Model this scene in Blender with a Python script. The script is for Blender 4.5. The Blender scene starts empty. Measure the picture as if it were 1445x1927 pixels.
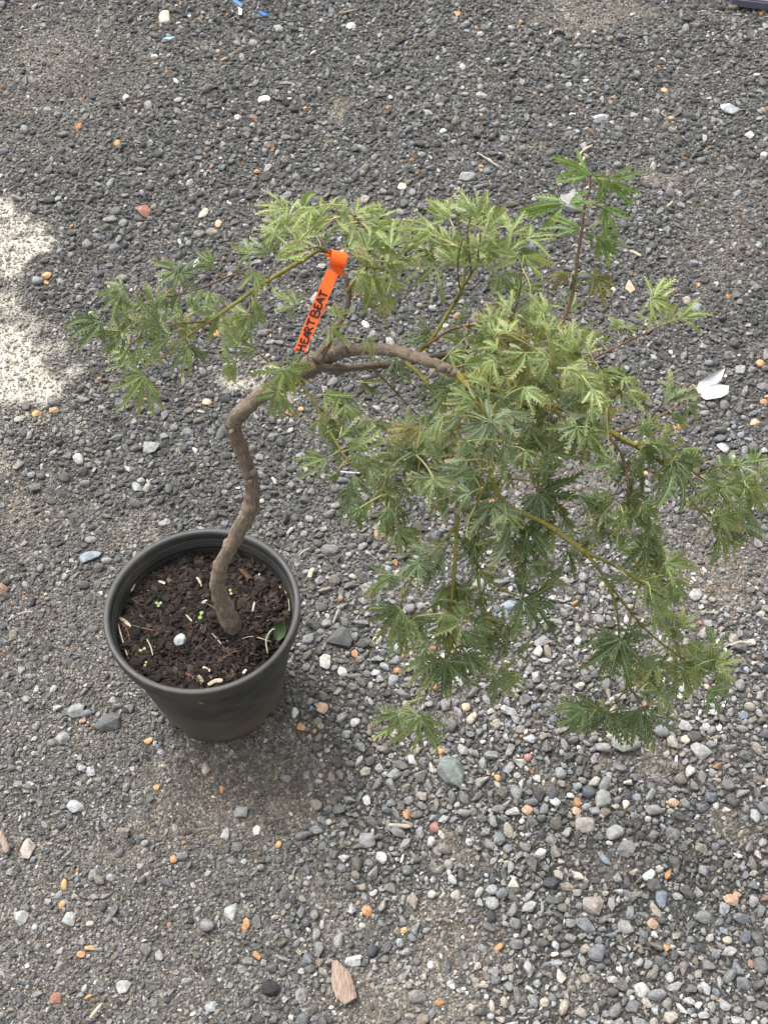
import bpy, bmesh, math, random
import numpy as np
from mathutils import Vector, Matrix, Euler

rad = math.radians
scene = bpy.context.scene
COL = scene.collection

# ------------------------------------------------------------------ camera
IW, IH = 1445.0, 1927.0                    # frame the tracing coordinates refer to
FPX = 2700.0
PITCH = rad(53.2)                          # looking down
ROLL = rad(3.0)
CAM = Vector((0.0, 0.0, 0.0))              # filled below
F = Vector((0, math.cos(PITCH), -math.sin(PITCH)))
R0 = Vector((1, 0, 0)); U0 = Vector((0, math.sin(PITCH), math.cos(PITCH)))
R = R0 * math.cos(ROLL) - U0 * math.sin(ROLL)
U = U0 * math.cos(ROLL) + R0 * math.sin(ROLL)
def ray(px, py):
    d = F + R * ((px - IW / 2) / FPX) + U * ((IH / 2 - py) / FPX)
    return d
POT_TOP, POT_R, POT_BASE_R = 0.203, 0.1245, 0.083
_d = ray(380, 1143)                        # centre of the pot rim is at (0, 0, POT_TOP)
CAM = Vector((0, 0, POT_TOP)) - _d * 1.80
def at_y(px, py, Y):
    d = ray(px, py); return CAM + d * ((Y - CAM.y) / d.y)
def at_z(px, py, Z=0.0):
    d = ray(px, py); return CAM + d * ((Z - CAM.z) / d.z)
def proj(p):
    v = Vector(p) - CAM; w = v.dot(F)
    return (IW / 2 + FPX * v.dot(R) / w, IH / 2 - FPX * v.dot(U) / w, w)
def proj_np(x, y, z=0.0):
    vx, vy, vz = x - CAM.x, y - CAM.y, z - CAM.z
    w = vx * F.x + vy * F.y + vz * F.z
    return (IW / 2 + FPX * (vx * R.x + vy * R.y + vz * R.z) / w, IH / 2 - FPX * (vx * U.x + vy * U.y + vz * U.z) / w, w)

cam_d = bpy.data.cameras.new('camera'); cam = bpy.data.objects.new('camera', cam_d); COL.objects.link(cam)
cam.matrix_world = Matrix(((R.x, U.x, -F.x, CAM.x), (R.y, U.y, -F.y, CAM.y), (R.z, U.z, -F.z, CAM.z), (0, 0, 0, 1)))
cam_d.sensor_fit = 'VERTICAL'; cam_d.angle = 2 * math.atan(IH / 2 / FPX)
cam_d.clip_start = 0.05; cam_d.clip_end = 500
scene.camera = cam

# ------------------------------------------------------------------ sky and sun (bright overcast)
SUN_EL, SUN_AZ = rad(60), rad(-40)         # azimuth from +Y towards +X: sun behind the tree, to the left
world = bpy.data.worlds.new('World'); scene.world = world; world.use_nodes = True
nt = world.node_tree; nt.nodes.clear()
sky = nt.nodes.new('ShaderNodeTexSky'); sky.sky_type = 'NISHITA'; sky.sun_disc = False
sky.sun_elevation = SUN_EL; sky.sun_rotation = SUN_AZ; sky.dust_density = 4.0; sky.air_density = 1.0; sky.ozone_density = 1.0
hs = nt.nodes.new('ShaderNodeHueSaturation'); hs.inputs['Saturation'].default_value = 0.12
bg = nt.nodes.new('ShaderNodeBackground'); bg.inputs['Strength'].default_value = 0.15
wo = nt.nodes.new('ShaderNodeOutputWorld')
nt.links.new(sky.outputs[0], hs.inputs['Color']); nt.links.new(hs.outputs[0], bg.inputs['Color']); nt.links.new(bg.outputs[0], wo.inputs[0])
sd = bpy.data.lights.new('sun', 'SUN'); sd.energy = 1.5; sd.angle = rad(32); sd.color = (1.0, 0.97, 0.92)
sun = bpy.data.objects.new('sun', sd); COL.objects.link(sun)
sdir = Vector((math.sin(SUN_AZ) * math.cos(SUN_EL), math.cos(SUN_AZ) * math.cos(SUN_EL), math.sin(SUN_EL)))
sun.rotation_euler = sdir.to_track_quat('Z', 'Y').to_euler()
scene.view_settings.view_transform = 'Standard'; scene.view_settings.look = 'None'
scene.view_settings.exposure = 1.3; scene.view_settings.gamma = 1.0; scene.view_settings.use_curve_mapping = False
scene.render.engine = 'CYCLES'

rng = np.random.default_rng(11); random.seed(7)

# ------------------------------------------------------------------ helpers
def mesh_obj(name, verts, faces, mats, parent=None, uvs=None, smooth=True, midx=None, loc=None):
    me = bpy.data.meshes.new(name)
    me.from_pydata([tuple(v) for v in verts], [], faces)
    for m in (mats if isinstance(mats, (list, tuple)) else [mats]): me.materials.append(m)
    if smooth: me.polygons.foreach_set('use_smooth', [True] * len(me.polygons))
    if midx is not None: me.polygons.foreach_set('material_index', midx)
    if uvs is not None:
        uvl = me.uv_layers.new(name='UVMap')
        li = np.empty(len(me.loops), np.int32); me.loops.foreach_get('vertex_index', li)
        uvl.data.foreach_set('uv', np.asarray(uvs, np.float32)[li].ravel())
    o = bpy.data.objects.new(name, me); COL.objects.link(o)
    if parent: o.parent = parent
    if loc is not None: o.location = loc
    return o
def tag(o, label, cat, group=None, kind=None):
    if label: o['label'] = label
    if cat: o['category'] = cat
    if group: o['group'] = group
    if kind: o['kind'] = kind
    return o
def empty(name, loc):
    o = bpy.data.objects.new(name, None); COL.objects.link(o); o.location = loc; o.empty_display_size = 0.02
    return o

_tab = rng.random((64, 256, 256))
def vnoise(x, y, s, seed=0):
    x = np.asarray(x, float) / s + seed * 17.3; y = np.asarray(y, float) / s + seed * 5.9
    xi = np.floor(x).astype(int); yi = np.floor(y).astype(int); fx = x - xi; fy = y - yi
    fx = fx * fx * (3 - 2 * fx); fy = fy * fy * (3 - 2 * fy); t = _tab[seed % 64]
    a = t[xi & 255, yi & 255]; b = t[(xi + 1) & 255, yi & 255]; c = t[xi & 255, (yi + 1) & 255]; d = t[(xi + 1) & 255, (yi + 1) & 255]
    return (a * (1 - fx) + b * fx) * (1 - fy) + (c * (1 - fx) + d * fx) * fy
def sstep(a, b, x):
    t = np.clip((x - a) / (b - a), 0, 1); return t * t * (3 - 2 * t)

# ------------------------------------------------------------------ material helpers
def new_mat(name):
    m = bpy.data.materials.new(name); m.use_nodes = True
    t = m.node_tree; b = t.nodes['Principled BSDF']; return m, t, b
def N(t, kind, **kw):
    n = t.nodes.new(kind)
    for k, v in kw.items():
        if k in n.inputs: n.inputs[k].default_value = v
        else: setattr(n, k, v)
    return n
def mixc(t, fac, a, b, mode='MIX'):
    n = t.nodes.new('ShaderNodeMix'); n.data_type = 'RGBA'; n.blend_type = mode
    for s, v in ((0, fac), (6, a), (7, b)):
        if hasattr(v, 'is_linked') or isinstance(v, bpy.types.NodeSocket): t.links.new(v, n.inputs[s])
        elif s == 0: n.inputs[0].default_value = v
        else: n.inputs[s].default_value = (*v, 1) if len(v) == 3 else v
    return n.outputs[2]
def mth(t, op, a, b=None, clamp=False):
    n = t.nodes.new('ShaderNodeMath'); n.operation = op; n.use_clamp = clamp
    for i, v in enumerate((a, b)):
        if v is None: continue
        if isinstance(v, bpy.types.NodeSocket): t.links.new(v, n.inputs[i])
        else: n.inputs[i].default_value = v
    return n.outputs[0]
def ramp(t, fac, stops):
    n = t.nodes.new('ShaderNodeValToRGB'); e = n.color_ramp.elements
    while len(e) < len(stops): e.new(0.5)
    for i, (p, c) in enumerate(stops):
        e[i].position = p; e[i].color = (*c, 1) if len(c) == 3 else c
    t.links.new(fac, n.inputs[0]); return n.outputs[0]
def noise(t, vec, scale, detail=3, rough=0.6):
    n = N(t, 'ShaderNodeTexNoise'); n.inputs['Scale'].default_value = scale; n.inputs['Detail'].default_value = detail; n.inputs['Roughness'].default_value = rough
    if vec is not None: t.links.new(vec, n.inputs['Vector'])
    return n.outputs['Fac']
def bump(t, b, h, strength, dist):
    n = N(t, 'ShaderNodeBump'); n.inputs['Strength'].default_value = strength; n.inputs['Distance'].default_value = dist
    t.links.new(h, n.inputs['Height']); t.links.new(n.outputs[0], b.inputs['Normal'])
def simple(name, col, rough=0.7, var=0.3, scale=120, bmp=0.3, dist=0.0006, spec=0.4, stretch=None):
    m, t, b = new_mat(name)
    tc = N(t, 'ShaderNodeTexCoord').outputs['Object']
    if stretch:
        mp = N(t, 'ShaderNodeMapping'); mp.inputs['Scale'].default_value = stretch; t.links.new(tc, mp.inputs[0]); tc = mp.outputs[0]
    f = noise(t, tc, scale, 4)
    c = ramp(t, f, [(0.25, tuple(x * (1 - var) for x in col)), (0.75, tuple(min(1, x * (1 + var)) for x in col))])
    t.links.new(c, b.inputs['Base Color']); b.inputs['Roughness'].default_value = rough; b.inputs['Specular IOR Level'].default_value = spec
    if bmp: bump(t, b, f, bmp, dist)
    return m

# stones: colour comes with each instance (attribute scol), or from a fixed colour
def stone_mat(name, col=None, speck=0.5):
    m, t, b = new_mat(name)
    tc = N(t, 'ShaderNodeTexCoord').outputs['Object']
    oi = N(t, 'ShaderNodeObjectInfo').outputs['Random']
    add = N(t, 'ShaderNodeVectorMath', operation='ADD'); t.links.new(tc, add.inputs[0])
    cv = N(t, 'ShaderNodeCombineXYZ'); t.links.new(mth(t, 'MULTIPLY', oi, 40.0), cv.inputs[0]); t.links.new(cv.outputs[0], add.inputs[1])
    v = add.outputs[0]
    if col is None:
        a = N(t, 'ShaderNodeAttribute', attribute_type='INSTANCER', attribute_name='scol'); base = a.outputs['Color']
        s1, s2 = 1.7, 7.0
    else:
        base = N(t, 'ShaderNodeRGB').outputs[0]; base.node.outputs[0].default_value = (*col, 1)
        s1, s2 = 160.0, 900.0
    n1 = noise(t, v, s1, 4, 0.65); n2 = noise(t, v, s2, 3, 0.7)
    k = ramp(t, n1, [(0.28, (0.55, 0.55, 0.55)), (0.7, (1.42, 1.40, 1.36))])
    c = mixc(t, 1.0, base, k, 'MULTIPLY')
    sp = ramp(t, n2, [(0.56, (0, 0, 0)), (0.72, (1, 1, 1))])
    c = mixc(t, mth(t, 'MULTIPLY', sp, 0.4 * speck), c, (0.55, 0.54, 0.52))
    dk = ramp(t, n2, [(0.28, (1, 1, 1)), (0.42, (0, 0, 0))])
    c = mixc(t, mth(t, 'MULTIPLY', dk, 0.55 * speck), c, (0.02, 0.02, 0.02))
    t.links.new(c, b.inputs['Base Color']); b.inputs['Roughness'].default_value = 0.8; b.inputs['Specular IOR Level'].default_value = 0.35
    bump(t, b, mth(t, 'ADD', n1, mth(t, 'MULTIPLY', n2, 0.5)), 0.5, 0.25 if col is None else 0.001)
    return m
M_gravel = stone_mat('gravel_stone')

# ------------------------------------------------------------------ ground fields, all in ground coordinates
def blob_field(x, y, blobs):
    px, py, _ = proj_np(x, y)
    out = np.zeros_like(px)
    wx = (vnoise(x, y, 0.05, 3) - 0.5) * 90 + (vnoise(x, y, 0.017, 4) - 0.5) * 45
    wy = (vnoise(x, y, 0.05, 5) - 0.5) * 60 + (vnoise(x, y, 0.017, 6) - 0.5) * 30
    for cx, cy, rx, ry, k in blobs:
        d = ((px + wx - cx) / rx) ** 2 + ((py + wy - cy) / ry) ** 2
        out = np.maximum(out, k * (1 - sstep(0.35, 1.25, np.sqrt(d))))
    return out
DIRT = [(450, 1470, 210, 150, .95), (200, 1600, 120, 55, .7), (330, 1550, 120, 70, .7), (850, 1750, 110, 100, .75), (700, 1880, 150, 80, .8), (820, 1890, 120, 60, .65),
        (1205, 1432, 55, 32, .9), (1390, 1560, 75, 55, .8), (1330, 1090, 150, 80, .8), (1240, 1000, 120, 60, .6), (1050, 905, 150, 90, .65),
        (60, 1700, 80, 60, .6), (650, 190, 60, 30, .95), (120, 130, 230, 150, .5), (385, 110, 45, 22, .9), (1240, 340, 100, 34, .7),
        (1350, 430, 110, 160, .45), (1110, 20, 160, 50, .7), (40, 960, 120, 110, .5), (250, 1010, 90, 50, .6), (1240, 1180, 110, 70, .6),
        (880, 1580, 34, 46, .9), (1150, 1620, 60, 40, .6), (1010, 1480, 60, 40, .6), (840, 1360, 45, 28, .9), (1080, 1850, 70, 40, .5),
        (120, 1380, 160, 80, .5), (100, 1830, 140, 50, .5), (610, 770, 60, 40, .5), (1010, 280, 40, 26, .7), (1330, 20, 40, 20, .8), (620, 1700, 70, 80, .5),
        (900, 1720, 50, 50, .5), (1020, 1330, 45, 25, .5), (130, 260, 150, 60, .4), (930, 1240, 40, 25, .6), (760, 1130, 60, 30, .4)]
CREAM = [(15, 695, 150, 110, 1.0), (5, 455, 120, 85, 1.0), (25, 575, 70, 60, .7), (492, 703, 85, 46, .75), (110, 770, 120, 60, .5), (10, 860, 50, 60, .6), (5, 330, 50, 60, .5),
         (1250, 330, 60, 14, .5), (880, 1575, 26, 36, .5), (815, 1745, 60, 50, .3), (760, 1840, 60, 40, .25)]
def dirt_f(x, y):
    d = blob_field(x, y, DIRT)
    px, py, _ = proj_np(x, y)
    left = (1 - sstep(450, 700, px)) * sstep(850, 1150, py) * 0.30
    return np.clip(np.maximum(d, left) + (vnoise(x, y, 0.11, 8) - 0.62) * 0.32, 0, 1)
def cream_f(x, y): return blob_field(x, y, CREAM)
def light_f(x, y):                          # 1 = pale clean crushed stone, 0 = dark weathered stone
    px, py, _ = proj_np(x, y)
    g = sstep(900, 1350, py + (px - 700) * 0.15) * (0.35 + 0.65 * sstep(420, 800, px - (py - 1300) * 0.25))
    r = 1 - 0.35 * sstep(1230, 1420, px) * (1 - sstep(1350, 1600, py))
    return np.clip(g * r + (vnoise(x, y, 0.2, 9) - 0.5) * 0.2, 0, 1)
def ground_z(x, y):
    edge = 1 - sstep(2.6, 4.0, np.maximum(np.abs(x), np.abs(y - 0.7)))
    z = (vnoise(x, y, 0.5, 1) - 0.5) * 0.014 + (vnoise(x, y, 0.12, 2) - 0.5) * 0.006 + (vnoise(x, y, 0.03, 7) - 0.5) * 0.003
    pot = 1 - sstep(0.09, 0.16, np.hypot(x, y))
    return z * edge * (1 - pot) - 0.003
def gz1(x, y): return float(ground_z(np.array([x]), np.array([y]))[0])

def axis(lo, hi, step, far):
    a = np.arange(lo, hi, step); return np.concatenate([np.array([-f for f in far[::-1]]) + lo, a, hi + np.array(far)])
gx = axis(-1.5, 1.8, 0.012, [0.1, .4, 1, 2.5, 8, 25, 80, 200]); gy = axis(-0.9, 2.4, 0.012, [0.1, .4, 1, 2.5, 8, 25, 80, 200])
GX, GY = np.meshgrid(gx, gy, indexing='xy'); GZ = ground_z(GX, GY)
nx, ny = len(gx), len(gy)
co = np.stack([GX, GY, GZ], -1).reshape(-1, 3)
ii = (np.arange(ny - 1)[:, None] * nx + np.arange(nx - 1)[None]).ravel()
quads = np.stack([ii, ii + 1, ii + nx + 1, ii + nx], 1)
gm = bpy.data.meshes.new('ground'); gm.vertices.add(len(co)); gm.vertices.foreach_set('co', co.ravel())
gm.loops.add(quads.size); gm.loops.foreach_set('vertex_index', quads.ravel().astype(np.int32))
gm.polygons.add(len(quads)); gm.polygons.foreach_set('loop_start', np.arange(0, quads.size, 4, dtype=np.int32))
gm.update(); gm.validate(); gm.polygons.foreach_set('use_smooth', [True] * len(quads))
fx_, fy_ = GX.ravel(), GY.ravel()
inside = (np.abs(fx_) < 3) & (np.abs(fy_ - .7) < 3)
for nm, fn in (('dirt', dirt_f), ('cream', cream_f), ('pale', light_f)):
    v = np.where(inside, fn(np.clip(fx_, -3, 3), np.clip(fy_, -1.2, 4)), 0.2 if nm == 'dirt' else 0.0)
    a = gm.attributes.new(nm, 'FLOAT', 'POINT'); a.data.foreach_set('value', v.astype(np.float32))
m, t, b = new_mat('gravelly_earth')
pos = N(t, 'ShaderNodeNewGeometry').outputs['Position']
A = {k: N(t, 'ShaderNodeAttribute', attribute_name=k).outputs['Fac'] for k in ('dirt', 'cream', 'pale')}
n_big = noise(t, pos, 9, 4); n_mid = noise(t, pos, 60, 4, 0.7); n_fine = noise(t, pos, 420, 3, 0.7)
vo = N(t, 'ShaderNodeTexVoronoi'); vo.inputs['Scale'].default_value = 330; t.links.new(pos, vo.inputs['Vector'])
grey = ramp(t, n_mid, [(0.3, (0.048, 0.046, 0.044)), (0.7, (0.125, 0.121, 0.116))])
brown = ramp(t, n_mid, [(0.28, (0.070, 0.058, 0.049)), (0.55, (0.150, 0.127, 0.108)), (0.75, (0.27, 0.237, 0.203))])
brown = mixc(t, ramp(t, n_big, [(0.35, (0, 0, 0)), (0.65, (1, 1, 1))]), brown, ramp(t, n_mid, [(0.3, (0.12, 0.109, 0.096)), (0.7, (0.245, 0.225, 0.195))]))
c = mixc(t, mth(t, 'MULTIPLY_ADD', A['dirt'], 1.4, True), grey, brown)
c.node.inputs[0].links[0].from_node.inputs[2].default_value = 0.05
cellc = N(t, 'ShaderNodeSeparateColor'); t.links.new(vo.outputs['Color'], cellc.inputs[0])
grit = ramp(t, cellc.outputs[0], [(0.0, (0.45, 0.45, 0.45)), (0.6, (0.95, 0.94, 0.92)), (0.9, (1.5, 1.45, 1.4)), (1.0, (2.6, 2.5, 2.3))])
c = mixc(t, 0.85, c, grit, 'MULTIPLY')
crm = mth(t, 'SUBTRACT', mth(t, 'MULTIPLY', A['cream'], 1.75), mth(t, 'ADD', mth(t, 'MULTIPLY', mth(t, 'ADD', n_fine, n_mid), 0.6), mth(t, 'MULTIPLY', noise(t, pos, 24, 3, .6), 0.55)), True)
crm = ramp(t, crm, [(0.03, (0, 0, 0)), (0.5, (1, 1, 1))])
creamc = ramp(t, n_mid, [(0.3, (0.37, 0.34, 0.29)), (0.6, (0.53, 0.495, 0.43))])
c = mixc(t, crm, c, creamc)
t.links.new(c, b.inputs['Base Color']); b.inputs['Roughness'].default_value = 0.95; b.inputs['Specular IOR Level'].default_value = 0.2
hgt = mth(t, 'ADD', mth(t, 'MULTIPLY', vo.outputs['Distance'], -1.2), mth(t, 'ADD', n_fine, mth(t, 'MULTIPLY', n_mid, 1.5)))
bump(t, b, hgt, 0.9, 0.003)
gm.materials.append(m)
ground = bpy.data.objects.new('ground', gm); COL.objects.link(ground); ground['kind'] = 'structure'

# ------------------------------------------------------------------ stone shapes
def ico(sub):
    bm = bmesh.new(); bmesh.ops.create_icosphere(bm, subdivisions=sub, radius=1.0)
    v = np.array([tuple(x.co) for x in bm.verts]); f = [[q.index for q in p.verts] for p in bm.faces]; bm.free(); return v, f
ICO2, ICO3 = ico(2), ico(3)
def stone_shape(r, base, cuts=10, roundness=0.5, rough=0.05):
    v, f = base
    n = r.normal(size=(cuts, 3)); n /= np.linalg.norm(n, axis=1)[:, None]
    d = r.uniform(0.55, 0.95, cuts)
    dots = v @ n.T
    rr = np.where(dots > 0.05, d[None] / np.maximum(dots, 0.05), 9.0)
    k = 9 + 34 * (1 - roundness)
    rr = np.concatenate([rr, np.full((len(v), 1), 1.12)], 1)
    q = (np.sum(rr ** -k, axis=1)) ** (-1.0 / k)
    w = r.normal(size=(4, 3)) * 3.2; ph = r.uniform(0, 6, 4)
    q = q * (1 + rough * np.sin(v @ w.T + ph).sum(1) / 2)
    return v * q[:, None], f
def crushed(r, npts=15, bev=.07):
    """a broken angular stone: hull of scattered points, edges knocked off"""
    p = r.normal(size=(npts, 3)); p /= np.linalg.norm(p, axis=1)[:, None]; p *= r.uniform(.8, 1.12, (npts, 1)); p *= np.array([1, r.uniform(.75, 1), r.uniform(.8, 1)])
    bm = bmesh.new()
    for q in p: bm.verts.new(q)
    h = bmesh.ops.convex_hull(bm, input=list(bm.verts))
    bmesh.ops.delete(bm, geom=[q for q in h['geom_interior'] if isinstance(q, bmesh.types.BMVert)], context='VERTS')
    bmesh.ops.dissolve_limit(bm, angle_limit=rad(12), verts=list(bm.verts), edges=list(bm.edges))
    bmesh.ops.bevel(bm, geom=list(bm.edges), offset=bev, segments=1, affect='EDGES', clamp_overlap=True)
    bmesh.ops.triangulate(bm, faces=list(bm.faces)); bm.verts.index_update()
    v = np.array([tuple(x.co) for x in bm.verts]); f = [[q.index for q in w.verts] for w in bm.faces]; bm.free(); v -= (v.max(0) + v.min(0)) / 2
    return v, f
stone_coll = bpy.data.collections.new('stone_sources')
NVAR = 34
for i in range(NVAR):
    v, f = stone_shape(rng, ICO2, int(rng.integers(7, 14)), rng.uniform(0.0, 0.5), .07) if i < 9 else crushed(rng, int(rng.integers(11, 19)), rng.uniform(.05, .13))
    me = bpy.data.meshes.new('stone'); me.from_pydata(v.tolist(), [], f); me.materials.append(M_gravel)
    me.polygons.foreach_set('use_smooth', [i < 9] * len(f))
    stone_coll.objects.link(bpy.data.objects.new('stone_source', me))

def scatter(name, pos, rot, scl, col, var, coll, kind_label=None, parent=None):
    me = bpy.data.meshes.new(name); me.vertices.add(len(pos)); me.vertices.foreach_set('co', np.asarray(pos, np.float32).ravel())
    for nm, typ, key, data in (('srot', 'FLOAT_VECTOR', 'vector', rot), ('sscl', 'FLOAT_VECTOR', 'vector', scl)):
        a = me.attributes.new(nm, typ, 'POINT'); a.data.foreach_set(key, np.asarray(data, np.float32).ravel())
    a = me.attributes.new('scol', 'FLOAT_COLOR', 'POINT'); a.data.foreach_set('color', np.concatenate([col, np.ones((len(col), 1))], 1).astype(np.float32).ravel())
    a = me.attributes.new('svar', 'INT', 'POINT'); a.data.foreach_set('value', np.asarray(var, np.int32))
    o = bpy.data.objects.new(name, me); COL.objects.link(o)
    g = bpy.data.node_groups.new(name + '_scatter', 'GeometryNodeTree')
    g.interface.new_socket('Geometry', in_out='INPUT', socket_type='NodeSocketGeometry'); g.interface.new_socket('Geometry', in_out='OUTPUT', socket_type='NodeSocketGeometry')
    gi = g.nodes.new('NodeGroupInput'); go = g.nodes.new('NodeGroupOutput')
    ci = g.nodes.new('GeometryNodeCollectionInfo'); ci.inputs['Collection'].default_value = coll; ci.inputs['Separate Children'].default_value = True; ci.inputs['Reset Children'].default_value = True
    m2p = g.nodes.new('GeometryNodeMeshToPoints'); iop = g.nodes.new('GeometryNodeInstanceOnPoints')
    def na(nm, typ):
        n = g.nodes.new('GeometryNodeInputNamedAttribute'); n.data_type = typ; n.inputs['Name'].default_value = nm
        return n.outputs['Attribute']
    e2r = g.nodes.new('FunctionNodeEulerToRotation')
    L = g.links.new
    L(gi.outputs[0], m2p.inputs['Mesh']); L(m2p.outputs[0], iop.inputs['Points']); L(ci.outputs[0], iop.inputs['Instance'])
    iop.inputs['Pick Instance'].default_value = True
    L(na('svar', 'INT'), iop.inputs['Instance Index']); L(na('srot', 'FLOAT_VECTOR'), e2r.inputs[0]); L(e2r.outputs[0], iop.inputs['Rotation'])
    L(na('sscl', 'FLOAT_VECTOR'), iop.inputs['Scale']); L(iop.outputs[0], go.inputs[0])
    md = o.modifiers.new('scatter', 'NODES'); md.node_group = g
    o['kind'] = 'stuff'
    if kind_label: o['label'] = kind_label
    return o

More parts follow.
